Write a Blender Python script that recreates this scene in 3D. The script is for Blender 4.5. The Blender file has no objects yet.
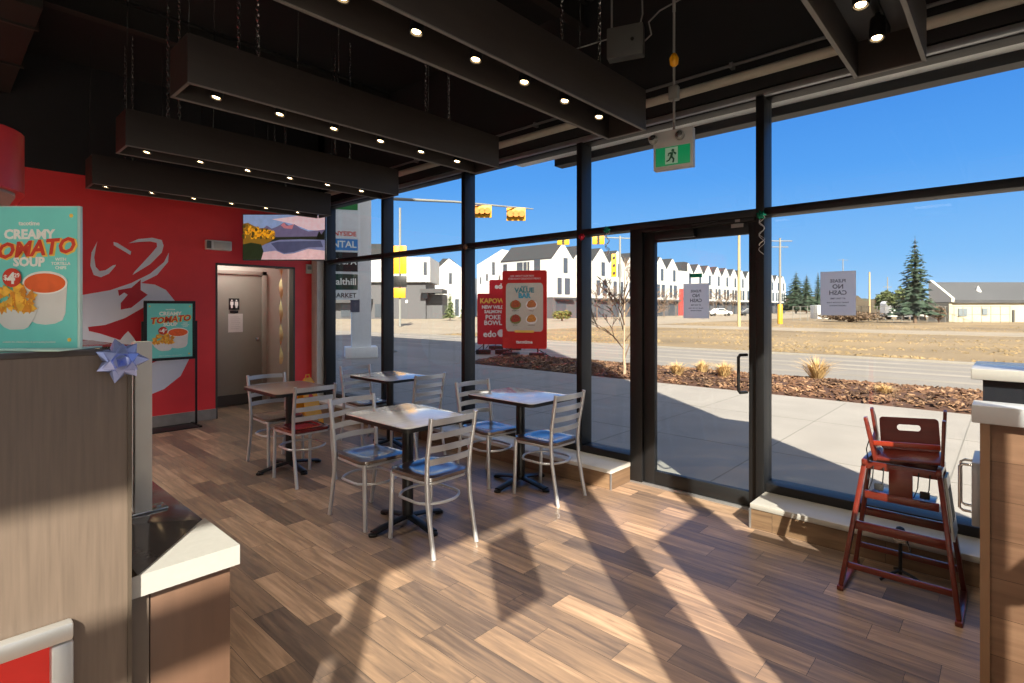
import bpy, bmesh, math, random
from mathutils import Vector, Matrix
random.seed(7)
R_ = math.radians
# ---------------------------------------------------------------- camera, sky, sun, exposure
scn = bpy.context.scene
FOC = 540.0; HZ = 308.0; CAMZ = 1.48
FX, FY = 0.735, 0.678            # camera forward in room axes (X = out through the glass wall, Y = along it)
cam_d = bpy.data.cameras.new('camera'); cam = bpy.data.objects.new('camera', cam_d)
scn.collection.objects.link(cam); scn.camera = cam
cam_d.sensor_width = 36.0; cam_d.lens = FOC / 1024 * 36
cam_d.shift_y = -(341.5 - HZ) / 1024
cam_d.clip_end = 2000; cam_d.clip_start = 0.02
cam.location = (0, 0, CAMZ)
cam.rotation_euler = (R_(90), 0, math.atan2(-FX, FY))
scn.view_settings.view_transform = 'Standard'; scn.view_settings.look = 'None'
scn.view_settings.gamma = 1.0; scn.view_settings.use_curve_mapping = False
scn.view_settings.exposure = 0.5
world = bpy.data.worlds.new('sky'); scn.world = world; world.use_nodes = True
wn = world.node_tree; wn.nodes.clear()
wtc = wn.nodes.new('ShaderNodeTexCoord'); wsp = wn.nodes.new('ShaderNodeSeparateXYZ'); wrp = wn.nodes.new('ShaderNodeValToRGB')
wn.links.new(wtc.outputs['Generated'], wsp.inputs[0]); wn.links.new(wsp.outputs[2], wrp.inputs[0])
SKYC = ((0.0, (0.39, 0.62, 0.90)), (0.08, (0.22, 0.49, 0.88)), (0.22, (0.095, 0.34, 0.84)), (0.42, (0.030, 0.20, 0.70)), (0.62, (0.16, 0.30, 0.60)), (1.0, (0.22, 0.36, 0.60)))   # clear winter sky by height
while len(wrp.color_ramp.elements) < len(SKYC): wrp.color_ramp.elements.new(0.5)
for e, (p_, c_) in zip(wrp.color_ramp.elements, SKYC): e.position = p_; e.color = (*c_, 1)
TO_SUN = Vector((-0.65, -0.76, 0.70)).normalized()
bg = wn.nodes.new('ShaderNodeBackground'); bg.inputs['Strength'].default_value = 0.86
wo = wn.nodes.new('ShaderNodeOutputWorld')
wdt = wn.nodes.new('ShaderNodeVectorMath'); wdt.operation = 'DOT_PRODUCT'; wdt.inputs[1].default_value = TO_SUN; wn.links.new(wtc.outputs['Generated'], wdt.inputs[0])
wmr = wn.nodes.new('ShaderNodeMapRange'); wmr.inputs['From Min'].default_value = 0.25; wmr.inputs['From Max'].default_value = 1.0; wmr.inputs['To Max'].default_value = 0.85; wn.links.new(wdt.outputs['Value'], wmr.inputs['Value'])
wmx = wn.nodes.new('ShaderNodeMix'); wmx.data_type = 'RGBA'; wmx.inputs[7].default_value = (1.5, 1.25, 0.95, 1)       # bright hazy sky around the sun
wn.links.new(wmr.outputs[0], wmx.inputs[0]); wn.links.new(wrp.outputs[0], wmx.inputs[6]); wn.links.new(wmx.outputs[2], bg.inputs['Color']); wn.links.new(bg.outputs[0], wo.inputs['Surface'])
sun_d = bpy.data.lights.new('sun', 'SUN'); sun_d.energy = 10.8; sun_d.angle = R_(0.6); sun_d.color = (1.0, 0.90, 0.76)
sun = bpy.data.objects.new('sun', sun_d); scn.collection.objects.link(sun)
sun.rotation_euler = TO_SUN.to_track_quat('Z', 'Y').to_euler()
SPOT_W = 17.0; FILL_PANEL_W = 62.0

COL = scn.collection
# ---------------------------------------------------------------- pixel helpers (points measured on real planes)
def ray(x, y):
    u = (x - 512) / FOC
    return Vector((FX + FY * u, FY - FX * u, (HZ - y) / FOC))
def onX(x, y, X): r = ray(x, y); t = X / r.x; return Vector((X, r.y * t, CAMZ + r.z * t))
def onY(x, y, Y): r = ray(x, y); t = Y / r.y; return Vector((r.x * t, Y, CAMZ + r.z * t))
def onZ(x, y, Z): r = ray(x, y); t = (Z - CAMZ) / r.z; return Vector((r.x * t, r.y * t, Z))
def atT(x, y, t): r = ray(x, y); return Vector((r.x * t, r.y * t, CAMZ + r.z * t))

# ---------------------------------------------------------------- materials
MATS = {}
def lin(c):
    if isinstance(c, str):
        c = tuple(int(c[i:i + 2], 16) / 255 for i in (0, 2, 4))
    return tuple(((v + 0.055) / 1.055) ** 2.4 if v > 0.04045 else v / 12.92 for v in c)
def mat(name, col, rough=0.5, metal=0.0, var=0.0, scale=8.0, stretch=(1, 1, 1), bump=0.0, coat=0.0, spec=0.5, emit=0.0, ecol=None, coords='Object', detail=4.0):
    if name in MATS: return MATS[name]
    m = bpy.data.materials.new(name); m.use_nodes = True; nt = m.node_tree
    b = nt.nodes['Principled BSDF']; c = lin(col)
    b.inputs['Base Color'].default_value = (*c, 1); b.inputs['Roughness'].default_value = rough
    b.inputs['Metallic'].default_value = metal; b.inputs['Specular IOR Level'].default_value = spec
    b.inputs['Coat Weight'].default_value = coat; b.inputs['Coat Roughness'].default_value = max(0.04, rough * 0.55)
    if emit:
        b.inputs['Emission Color'].default_value = (*lin(ecol or col), 1); b.inputs['Emission Strength'].default_value = emit
    v = var if var else 0.03
    tc = nt.nodes.new('ShaderNodeTexCoord'); mp = nt.nodes.new('ShaderNodeMapping'); mp.inputs['Scale'].default_value = stretch
    nz = nt.nodes.new('ShaderNodeTexNoise'); nz.inputs['Scale'].default_value = scale; nz.inputs['Detail'].default_value = detail
    rp = nt.nodes.new('ShaderNodeMapRange'); rp.inputs['To Min'].default_value = 1 - v * 1.6; rp.inputs['To Max'].default_value = 1 + v * 1.6
    rp.inputs['From Min'].default_value = 0.25; rp.inputs['From Max'].default_value = 0.75
    mx = nt.nodes.new('ShaderNodeVectorMath'); mx.operation = 'SCALE'; mx.inputs[0].default_value = c
    nt.links.new(tc.outputs[coords], mp.inputs[0]); nt.links.new(mp.outputs[0], nz.inputs['Vector'])
    nt.links.new(nz.outputs['Fac'], rp.inputs['Value']); nt.links.new(rp.outputs[0], mx.inputs['Scale'])
    nt.links.new(mx.outputs[0], b.inputs['Base Color'])
    if bump:
        bp = nt.nodes.new('ShaderNodeBump'); bp.inputs['Strength'].default_value = bump; bp.inputs['Distance'].default_value = 0.01
        nt.links.new(nz.outputs['Fac'], bp.inputs['Height']); nt.links.new(bp.outputs[0], b.inputs['Normal'])
    MATS[name] = m; return m
def math_node(nt, op, a, b=None):
    n = nt.nodes.new('ShaderNodeMath'); n.operation = op
    for i, v in enumerate((a, b)):
        if v is None: continue
        if isinstance(v, (int, float)): n.inputs[i].default_value = v
        else: nt.links.new(v, n.inputs[i])
    return n.outputs[0]
def plank_mat(name, cols, W, L, row_axis, len_axis, rough=0.35, grout=0.0022, gcol='3a3330', bumpy=0.25, coat=0.0):
    """wood look tile planks laid in rows, staggered at random"""
    m = bpy.data.materials.new(name); m.use_nodes = True; nt = m.node_tree; b = nt.nodes['Principled BSDF']
    tc = nt.nodes.new('ShaderNodeTexCoord'); sp = nt.nodes.new('ShaderNodeSeparateXYZ'); nt.links.new(tc.outputs['Object'], sp.inputs[0])
    A = sp.outputs[row_axis]; B = sp.outputs[len_axis]
    ar = math_node(nt, 'DIVIDE', A, W); row = math_node(nt, 'FLOOR', ar); fr = math_node(nt, 'FRACT', ar)
    wn1 = nt.nodes.new('ShaderNodeTexWhiteNoise'); wn1.noise_dimensions = '1D'; nt.links.new(row, wn1.inputs['W'])
    stag = math_node(nt, 'ADD', math_node(nt, 'MULTIPLY', row, 0.37), math_node(nt, 'MULTIPLY', wn1.outputs['Value'], 0.25))
    bc = math_node(nt, 'ADD', math_node(nt, 'DIVIDE', B, L), stag); cidx = math_node(nt, 'FLOOR', bc); fc = math_node(nt, 'FRACT', bc)
    cx = nt.nodes.new('ShaderNodeCombineXYZ'); nt.links.new(row, cx.inputs[0]); nt.links.new(cidx, cx.inputs[1])
    wn2 = nt.nodes.new('ShaderNodeTexWhiteNoise'); wn2.noise_dimensions = '3D'; nt.links.new(cx.outputs[0], wn2.inputs['Vector'])
    # grain, offset for each plank
    off = nt.nodes.new('ShaderNodeVectorMath'); off.operation = 'SCALE'; nt.links.new(wn2.outputs['Color'], off.inputs[0]); off.inputs['Scale'].default_value = 30.0
    mp = nt.nodes.new('ShaderNodeMapping'); s = [1, 1, 1]; s[row_axis] = 30; s[len_axis] = 2.2
    mp.inputs['Scale'].default_value = s; nt.links.new(tc.outputs['Object'], mp.inputs[0])
    ad = nt.nodes.new('ShaderNodeVectorMath'); ad.operation = 'ADD'; nt.links.new(mp.outputs[0], ad.inputs[0]); nt.links.new(off.outputs[0], ad.inputs[1])
    nz = nt.nodes.new('ShaderNodeTexNoise'); nz.inputs['Scale'].default_value = 1.0; nz.inputs['Detail'].default_value = 6; nz.inputs['Roughness'].default_value = 0.6
    nz.inputs['Distortion'].default_value = 0.6
    nt.links.new(ad.outputs[0], nz.inputs['Vector'])
    fac = math_node(nt, 'ADD', math_node(nt, 'MULTIPLY', wn2.outputs['Value'], 0.42), math_node(nt, 'MULTIPLY', math_node(nt, 'SUBTRACT', nz.outputs['Fac'], 0.20), 1.05))
    cr = nt.nodes.new('ShaderNodeValToRGB'); nt.links.new(fac, cr.inputs[0])
    n = len(cols)
    while len(cr.color_ramp.elements) < n: cr.color_ramp.elements.new(0.5)
    for i, c in enumerate(cols):
        cr.color_ramp.elements[i].position = i / (n - 1) * 0.9 + 0.05; cr.color_ramp.elements[i].color = (*lin(c), 1)
    gw = grout / W; gl = grout / L
    g1 = math_node(nt, 'LESS_THAN', fr, gw); g2 = math_node(nt, 'LESS_THAN', fc, gl)
    g = math_node(nt, 'MAXIMUM', g1, g2)
    mx = nt.nodes.new('ShaderNodeMix'); mx.data_type = 'RGBA'; nt.links.new(g, mx.inputs[0]); nt.links.new(cr.outputs[0], mx.inputs[6]); mx.inputs[7].default_value = (*lin(gcol), 1)
    nt.links.new(mx.outputs[2], b.inputs['Base Color'])
    rr = math_node(nt, 'ADD', math_node(nt, 'MULTIPLY', nz.outputs['Fac'], 0.2), rough - 0.1); nt.links.new(rr, b.inputs['Roughness'])
    bp = nt.nodes.new('ShaderNodeBump'); bp.inputs['Strength'].default_value = bumpy; bp.inputs['Distance'].default_value = 0.002
    nt.links.new(math_node(nt, 'SUBTRACT', nz.outputs['Fac'], g), bp.inputs['Height']); nt.links.new(bp.outputs[0], b.inputs['Normal'])
    b.inputs['Coat Weight'].default_value = coat
    MATS[name] = m; return m
def glass_mat():
    m = bpy.data.materials.new('window_glass'); m.use_nodes = True; nt = m.node_tree; nt.nodes.clear()
    o = nt.nodes.new('ShaderNodeOutputMaterial'); t = nt.nodes.new('ShaderNodeBsdfTransparent'); g = nt.nodes.new('ShaderNodeBsdfGlossy')
    t.inputs[0].default_value = (0.95, 0.97, 0.965, 1); g.inputs['Roughness'].default_value = 0.01
    ge = nt.nodes.new('ShaderNodeNewGeometry'); dt = nt.nodes.new('ShaderNodeVectorMath'); dt.operation = 'DOT_PRODUCT'
    nt.links.new(ge.outputs['Incoming'], dt.inputs[0]); nt.links.new(ge.outputs['Normal'], dt.inputs[1])
    c1 = math_node(nt, 'SUBTRACT', 1.0, math_node(nt, 'ABSOLUTE', dt.outputs['Value']))
    fac = math_node(nt, 'ADD', math_node(nt, 'MULTIPLY', math_node(nt, 'POWER', c1, 5.0), 0.9), 0.025)      # thin-pane reflectance
    mx = nt.nodes.new('ShaderNodeMixShader'); nt.links.new(fac, mx.inputs[0]); nt.links.new(t.outputs[0], mx.inputs[1]); nt.links.new(g.outputs[0], mx.inputs[2])
    nt.links.new(mx.outputs[0], o.inputs[0]); return m
GLASS = glass_mat()
FLOOR = plank_mat('floor_planks', ['403733', '63544a', '8b735e', 'b8997f'], 0.15, 0.62, 0, 1, rough=0.38)
WALLTILE = plank_mat('wall_planks', ['4c3e33', '67523f', '7f674f', '92785d'], 0.15, 0.62, 2, 1, rough=0.4)
CTILE = plank_mat('counter_planks', ['553f2f', '6b5140', '7b5f4b', '8b6e58'], 0.135, 1.4, 2, 1, rough=0.4, gcol='4a3526')
RED = mat('red_paint', 'ee3c40', 0.45, var=0.02)
REDD = mat('red_fascia', 'cc1f1f', 0.35)
BLK = mat('black_paint', '1d1f22', 0.7, var=0.05)
CEIL = mat('black_ceiling', '0e0f11', 0.9, var=0.08, scale=3)
FRAME = mat('black_aluminium', '101113', 0.5, 0.0, var=0.03)
SILVER = mat('silver_aluminium', '9b9c9e', 0.35, 0.7, var=0.05)
WHITE = mat('white_paint', 'cfccc6', 0.5)
QUARTZ = mat('white_quartz', 'a5a4a0', 0.25, var=0.02, scale=60, coat=0.3)
DARKTOP = mat('dark_solid_surface', '4a4544', 0.14, var=0.06, scale=90, coat=0.5)
BAFFLE = mat('baffle_laminate', '2e2724', 0.6, var=0.06, scale=5, stretch=(1, 1, 6))
EDGE = mat('baffle_edge', '6f6c68', 0.5)
TAN = mat('taupe_door_paint', '8d897d', 0.45, var=0.02)
BEIGE = mat('beige_wall', 'b5aea2', 0.6, var=0.02)
GREYTILE = mat('grey_tile', '8f8983', 0.4, var=0.08, scale=12)
CHAIR = mat('silver_chair_metal', 'c6c8cb', 0.34, 0.55, var=0.03)
SEAT = mat('dark_seat_veneer', '46362f', 0.32, var=0.1, scale=6, spec=0.5, coat=1.0)
REDSEAT = mat('red_brown_seat', '6b1f1f', 0.14, var=0.1, coat=0.7)
TTOP = mat('table_laminate', 'dedcda', 0.26, var=0.06, scale=5, stretch=(1, 8, 1), spec=0.5, coat=1.0)  # base paled to carry the windows' reflection
for m_ in (SEAT, TTOP): m_.node_tree.nodes['Principled BSDF'].inputs['Coat IOR'].default_value = 2.1
TEDGE = mat('black_rubber', '141414', 0.5)
CAST = mat('black_cast_iron', '1a1b1d', 0.35, 0.2)
CONC = mat('concrete', '938d86', 0.85, var=0.06, scale=1.5, bump=0.1, detail=8)
ROAD = mat('asphalt', '7d7770', 0.9, var=0.07, scale=0.4, detail=10, stretch=(3, 0.25, 1))
CURB = mat('curb_concrete', '8a847b', 0.85, var=0.05)
DIRT = mat('mulch_soil', '4b3226', 0.95, var=0.25, scale=5, bump=0.6, detail=8)
CHIP = mat('wood_chip', '5f4330', 0.9, var=0.5, scale=1.4)
CHIP2 = mat('pale_wood_chip', '8e6f54', 0.9, var=0.3, scale=1.4)
GRASS = mat('dry_grass_lot', '7f6c4f', 0.95, var=0.30, scale=0.12, bump=0.4, detail=12)
GRAVEL = mat('gravel_road', '8d8170', 0.95, var=0.1, scale=0.4, detail=9)
YGRASS = mat('dry_ornamental_grass', 'c9a873', 0.9, var=0.2, scale=3)
BARK = mat('pale_bark', 'a58d76', 0.9, var=0.15)
BARKD = mat('dark_bark', '6d5a4a', 0.9, var=0.15)
NEEDLE = mat('spruce_needles', '2f4030', 0.9, var=0.3, scale=2)
PINE = mat('pine_needles', '56603a', 0.9, var=0.3, scale=2)
HWHITE = mat('white_siding', 'b9b8b5', 0.7, var=0.02, scale=0.4)
HGREY = mat('grey_siding', '4e4e52', 0.7, var=0.04)
HRED = mat('red_siding', 'b8423c', 0.7)
ROOF = mat('charcoal_shingles', '303235', 0.9, var=0.1, scale=2)
DGLASS = mat('dark_house_glass', '4a5058', 0.15, 0.2, var=0.1, scale=0.3)
YEL = mat('signal_yellow', 'cf9410', 0.5)
SIGR = mat('sign_red', 'c9281e', 0.45)
SIGR2 = mat('sign_crimson', 'c8202e', 0.45)
CREAM = mat('cream_print', 'c9c6b4', 0.5)
TEAL = mat('teal_print', '74d6cf', 0.35)
TEALD = mat('teal_ink', '2f8f94', 0.5)
INKW = mat('white_ink', 'f0efe9', 0.5)
INKR = mat('red_ink', 'd03c24', 0.5)
INKY = mat('yellow_ink', 'f4c95a', 0.5)
SOUP = mat('tomato_soup_print', 'e8642a', 0.4, var=0.08, scale=40)
CHIPY = mat('tortilla_chip_print', 'f0b840', 0.5, var=0.2, scale=60)
CHIPB = mat('browned_chip_print', 'd98c28', 0.5, var=0.2, scale=60)
BOWLP = mat('bowl_print', 'dcdcda', 0.5, var=0.05, scale=15)
MURAL = mat('pale_vinyl', 'e6eaf4', 0.5, var=0.01)
MURALR = mat('red_vinyl', 'c02430', 0.5, var=0.02)
MAHOG = mat('mahogany_wood', '64241a', 0.28, var=0.15, scale=6, stretch=(1, 1, 6), coat=0.5)
WEB = mat('black_webbing', '17171a', 0.8)
CHROME = mat('brushed_steel', 'b8b8b8', 0.25, 0.9)
OAKG = mat('grey_brown_laminate', '695b50', 0.5, var=0.1, scale=4, stretch=(30, 30, 1.5), detail=6, bump=0.05)
GREYBOX = mat('grey_plastic', '8c8c8a', 0.5)
GREENX = mat('exit_green', '12905a', 0.4, emit=0.25, ecol='12905a')
LAMPON = mat('lamp_lens_lit', 'ffe2ae', 0.4, emit=14.0, ecol='ffd9a0')
PAPERG = mat('back_of_poster', 'f0f1f4', 0.6, var=0.02)
def translucent(m, f):
    nt = m.node_tree; b = nt.nodes['Principled BSDF']; o = nt.nodes['Material Output']
    tr = nt.nodes.new('ShaderNodeBsdfTranslucent'); tr.inputs[0].default_value = (0.9, 0.9, 0.92, 1)
    mx = nt.nodes.new('ShaderNodeMixShader'); mx.inputs[0].default_value = f
    nt.links.new(b.outputs[0], mx.inputs[1]); nt.links.new(tr.outputs[0], mx.inputs[2]); nt.links.new(mx.outputs[0], o.inputs[0])
translucent(PAPERG, 0.7)
INKG = mat('grey_show_through_ink', '6a6c74', 0.6)
GREENB = mat('green_foil', '1f9c7c', 0.25, 0.6)
REDB = mat('red_foil', 'c8283c', 0.25, 0.6)
BRB = mat('copper_foil', '8a6a54', 0.3, 0.6)
BLUEB = mat('lavender_foil', '9fb0ea', 0.18, 0.5, var=0.12, scale=30)
PYLW = mat('pylon_white', 'dfe3e6', 0.5)
PYLB = mat('pylon_blue', '2c86d0', 0.5)
PYLD = mat('pylon_dark', '0c1114', 0.5)
PYLG = mat('pylon_green', '103a30', 0.5)
PYLGR = mat('pylon_bright_green', '1f7a3a', 0.5)

# ---------------------------------------------------------------- mesh builder
class MB:
    def __init__(s): s.bm = bmesh.new()
    def box(s, x0, x1, y0, y1, z0, z1, bev=0.0, M=None, seg=2):
        sc = Matrix.Diagonal((abs(x1 - x0), abs(y1 - y0), abs(z1 - z0), 1))
        mt = Matrix.Translation(((x0 + x1) / 2, (y0 + y1) / 2, (z0 + z1) / 2)) @ sc
        r = bmesh.ops.create_cube(s.bm, size=1.0, matrix=mt); vs = r['verts']
        if M is not None: bmesh.ops.transform(s.bm, matrix=M, verts=vs)
        if bev:
            es = list({e for v in vs for e in v.link_edges})
            bmesh.ops.bevel(s.bm, geom=es, offset=bev, segments=seg, profile=0.5, affect='EDGES')
        return s
    def prism(s, pts, d0, d1, axis='z', bev=0.0, M=None):
        """2D outline extruded; axis z: (x,y) outline; axis y: (x,z); axis x: (y,z)"""
        def v3(p, d):
            return {'z': (p[0], p[1], d), 'y': (p[0], d, p[1]), 'x': (d, p[0], p[1])}[axis]
        a = [s.bm.verts.new(v3(p, d0)) for p in pts]; b = [s.bm.verts.new(v3(p, d1)) for p in pts]
        n = len(pts); fs = [s.bm.faces.new(a), s.bm.faces.new(b[::-1])]
        for i in range(n):
            j = (i + 1) % n; fs.append(s.bm.faces.new((a[j], a[i], b[i], b[j])))
        bmesh.ops.recalc_face_normals(s.bm, faces=fs)
        if M is not None: bmesh.ops.transform(s.bm, matrix=M, verts=a + b)
        if bev:
            es = [e for f in fs[:2] for e in f.edges]
            bmesh.ops.bevel(s.bm, geom=list(set(es)), offset=bev, segments=2, profile=0.5, affect='EDGES')
        return s
    def tube(s, pts, r, n=10, closed=False, cap=True, flat=None, M=None):
        """round (or flattened: flat=(a,b) half sizes) bar along a path"""
        P = [Vector(p) for p in pts]
        if M is not None: P = [M @ p for p in P]
        m = len(P); rs = r if isinstance(r, (list, tuple)) else [r] * m
        rings = []; up = None
        for i in range(m):
            if closed: t = P[(i + 1) % m] - P[i - 1]
            else: t = P[min(i + 1, m - 1)] - P[max(i - 1, 0)]
            t.normalize()
            if up is None:
                up = Vector((0, 0, 1)) if abs(t.z) < 0.9 else Vector((0, 1, 0))
            u = (up - t * up.dot(t));
            if u.length < 1e-5: u = t.orthogonal()
            u.normalize(); w = t.cross(u); up = u
            ring = []
            for k in range(n):
                a = 2 * math.pi * (k + 0.5) / n
                if flat: o = u * (flat[0] * math.cos(a) * 1.15) + w * (flat[1] * math.sin(a) * 1.15)
                else: o = (u * math.cos(a) + w * math.sin(a)) * rs[i]
                ring.append(s.bm.verts.new(P[i] + o))
            rings.append(ring)
        for i in range(m if closed else m - 1):
            A, B = rings[i], rings[(i + 1) % m]
            for k in range(n):
                l = (k + 1) % n; s.bm.faces.new((A[k], A[l], B[l], B[k]))
        if cap and not closed:
            s.bm.faces.new(rings[0][::-1]); s.bm.faces.new(rings[-1])
        return s
    def lathe(s, prof, c=(0, 0, 0), n=20, M=None, caps=True):
        rings = []
        for r, z in prof:
            ring = []
            for k in range(n):
                a = 2 * math.pi * k / n
                p = Vector((c[0] + max(r, 1e-4) * math.cos(a), c[1] + max(r, 1e-4) * math.sin(a), c[2] + z))
                if M is not None: p = M @ p
                ring.append(s.bm.verts.new(p))
            rings.append(ring)
        for i in range(len(rings) - 1):
            for k in range(n):
                l = (k + 1) % n; s.bm.faces.new((rings[i][k], rings[i][l], rings[i + 1][l], rings[i + 1][k]))
        if caps:
            s.bm.faces.new(rings[0][::-1]); s.bm.faces.new(rings[-1])
        return s
    def poly(s, pts):
        s.bm.faces.new([s.bm.verts.new(p) for p in pts]); return s
    def build(s, name, m, parent=None, world=False, smooth=40):
        me = bpy.data.meshes.new(name)
        if parent is not None and world:
            bmesh.ops.transform(s.bm, matrix=WM[parent.name].inverted(), verts=s.bm.verts)
        bmesh.ops.recalc_face_normals(s.bm, faces=s.bm.faces)
        s.bm.to_mesh(me); s.bm.free(); me.materials.append(m)
        if smooth:
            me.shade_smooth(); me.set_sharp_from_angle(angle=R_(smooth))
        o = bpy.data.objects.new(name, me); COL.objects.link(o)
        if parent is not None:
            o.parent = parent; WM[o.name] = WM[parent.name].copy()
        else: WM[o.name] = Matrix.Identity(4)
        return o
WM = {}
def thing(name, label, cat, loc=(0, 0, 0), rz=0.0, group=None):
    o = bpy.data.objects.new(name, None); COL.objects.link(o); o.location = loc; o.rotation_euler = (0, 0, rz)
    o.empty_display_size = 0.1
    WM[o.name] = Matrix.Translation(loc) @ Matrix.Rotation(rz, 4, 'Z')
    o['label'] = label; o['category'] = cat
    if group: o['group'] = group
    return o
def tag(o, label, cat, group=None, kind=None):
    o['label'] = label; o['category'] = cat
    if group: o['group'] = group
    if kind: o['kind'] = kind
    return o
def struct(o): o['kind'] = 'structure'; return o
def setl(o, l): o['label'] = l; return o
def dup(root, loc, rz, label, group=None):
    def cp(o, par):
        c = o.copy(); COL.objects.link(c)
        if par is not None: c.parent = par
        for ch in o.children: cp(ch, c)
        return c
    r = cp(root, None); r.location = loc; r.rotation_euler = (0, 0, rz); r['label'] = label
    if group: r['group'] = group
    return r
def text(name, s, size, m, parent, M, depth=0.001, bold=0.0, shear=0.0, spacing=1.0, align='CENTER', mirror=False):
    """lettering: M maps local (x right, y up, z out) into the parent's frame"""
    cu = bpy.data.curves.new('t', 'FONT'); cu.body = s; cu.size = size; cu.extrude = depth; cu.offset = bold; cu.shear = shear
    cu.space_character = spacing; cu.align_x = align; cu.align_y = 'CENTER'; cu.resolution_u = 2
    to = bpy.data.objects.new('t', cu)
    me = bpy.data.meshes.new_from_object(to)
    bpy.data.objects.remove(to); bpy.data.curves.remove(cu)
    if mirror: M = M @ Matrix.Diagonal((-1, 1, 1, 1))
    me.transform(M)
    if mirror: me.flip_normals()
    me.materials.clear(); me.materials.append(m)
    o = bpy.data.objects.new(name, me); COL.objects.link(o); o.parent = parent
    WM[o.name] = WM[parent.name].copy()
    return o
def rrect(x0, x1, y0, y1, r, n=5):
    pts = []
    for cx, cy, a0 in ((x1 - r, y1 - r, 0), (x0 + r, y1 - r, 90), (x0 + r, y0 + r, 180), (x1 - r, y0 + r, 270)):
        for k in range(n + 1):
            a = R_(a0 + 90 * k / n); pts.append((cx + r * math.cos(a), cy + r * math.sin(a)))
    return pts
def ell(cx, cy, rx, ry, n=28, a0=0, a1=360):
    full = abs(a1 - a0) >= 360
    return [(cx + rx * math.cos(R_(a0 + (a1 - a0) * k / (n if full else n - 1))), cy + ry * math.sin(R_(a0 + (a1 - a0) * k / (n if full else n - 1)))) for k in range(n)]
def frameM(o, xdir, ydir):
    """matrix with origin o, local x, y axes given, z = x cross y"""
    x = Vector(xdir).normalized(); y = Vector(ydir).normalized(); z = x.cross(y)
    m = Matrix.Identity(4)
    for i in range(3): m[i][0] = x[i]; m[i][1] = y[i]; m[i][2] = z[i]; m[i][3] = o[i]
    return m

# ================================================================ SETTING
MX = 4.07            # inner face of the window frames
GX = 4.17            # glass plane
WY = 7.8             # red wall plane
FYW = -0.9           # street front behind the camera
CH = 4.25            # ceiling height
G0 = -0.10           # ground outside
ROOFZ = 14.0
struct(MB().box(-5.0, 4.07, FYW, 8.7, -0.12, 0.0).build('floor', FLOOR, smooth=0))
struct(MB().box(-14, 4.25, -1.05, 14, CH, CH + 0.15).build('ceiling', CEIL, smooth=0))
struct(MB().box(-14, 4.25, -1.05, 14, ROOFZ - 0.15, ROOFZ).build('roof', BLK, smooth=0))
# red wall with an opening to the restroom lobby
OX0, OX1, OZ = 2.62, 3.70, 2.08
b = MB(); b.box(-5, OX0, WY, WY + 0.12, 0, 3.0); b.box(OX1, 4.07, WY, WY + 0.12, 0, 3.0); b.box(OX0, OX1, WY, WY + 0.12, OZ, 3.0)
struct(b.build('wall_back', RED, smooth=0))
struct(MB().box(-5, 4.07, WY - 0.004, WY + 0.12, 3.0, CH).build('wall_back_upper', BLK, smooth=0))
struct(MB().box(3.965, 4.12, 7.63, WY, 0, 3.0, 0.004).build('wall_corner_return', WHITE, smooth=0))
# opening lining
b = MB(); b.box(OX0 - 0.005, OX0 + 0.02, WY - 0.005, WY + 0.13, 0, OZ); b.box(OX1 - 0.02, OX1 + 0.005, WY - 0.005, WY + 0.13, 0, OZ); b.box(OX0, OX1, WY - 0.005, WY + 0.13, OZ - 0.02, OZ + 0.004)
struct(b.build('trim_1', mat('dark_metal_trim', '4a4640', 0.4), smooth=0))
# restroom lobby
b = MB(); b.box(2.0, 4.06, 8.68, 8.8, 0, 2.6); b.box(4.0, 4.07, WY + 0.12, 8.68, 0, 2.6); b.box(1.95, 2.0, WY + 0.12, 8.68, 0, 2.6)
struct(b.build('wall_lobby', BEIGE, smooth=0))
struct(MB().box(2.0, 4.0, WY + 0.12, 8.68, 2.5, 2.6).build('ceiling_lobby', WHITE, smooth=0))
struct(MB().box(3.72, 4.0, 8.665, 8.68, 0, 0.12).build('baseboard_lobby', mat('dark_base', '3b3733', 0.5), smooth=0))
ll = bpy.data.lights.new('lobby_lamp', 'AREA'); ll.energy = 10; ll.size = 0.5; ll.color = (0.95, 1, 0.95)
lo = bpy.data.objects.new('lobby_lamp', ll); COL.objects.link(lo); lo.location = (3.0, 8.25, 2.48)
d = MB().box(2.68, 3.57, 8.64, 8.675, 0.01, 1.99, 0.003).build('door_2', TAN); struct(d)
b = MB(); b.box(2.61, 2.68, 8.62, 8.69, 0, 2.05, 0.004); b.box(3.57, 3.64, 8.62, 8.69, 0, 2.05, 0.004); b.box(2.61, 3.64, 8.62, 8.69, 1.99, 2.05, 0.004)
b.build('door_frame', mat('door_frame_taupe', '968d81', 0.45), d)
MB().box(2.68, 3.57, 8.632, 8.642, 0.01, 0.17).build('kick_plate', mat('dark_kick', '3a342e', 0.5), d, smooth=0)
b = MB(); b.lathe([(0.028, 0), (0.028, 0.012), (0.012, 0.014), (0.012, 0.05)], M=frameM((3.5, 8.64, 1.0), (1, 0, 0), (0, 0, 1)) @ Matrix.Identity(4)); b.build('door_handle', CHROME, d)
# baseboards
struct(MB().box(-5, OX0, WY - 0.02, WY, 0, 0.14, 0.003).build('baseboard_back', GREYTILE, smooth=0))
struct(MB().box(OX1 + 0.01, 3.965, WY - 0.02, WY, 0, 0.14, 0.003).build('baseboard_back_right', GREYTILE, smooth=0))
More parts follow.
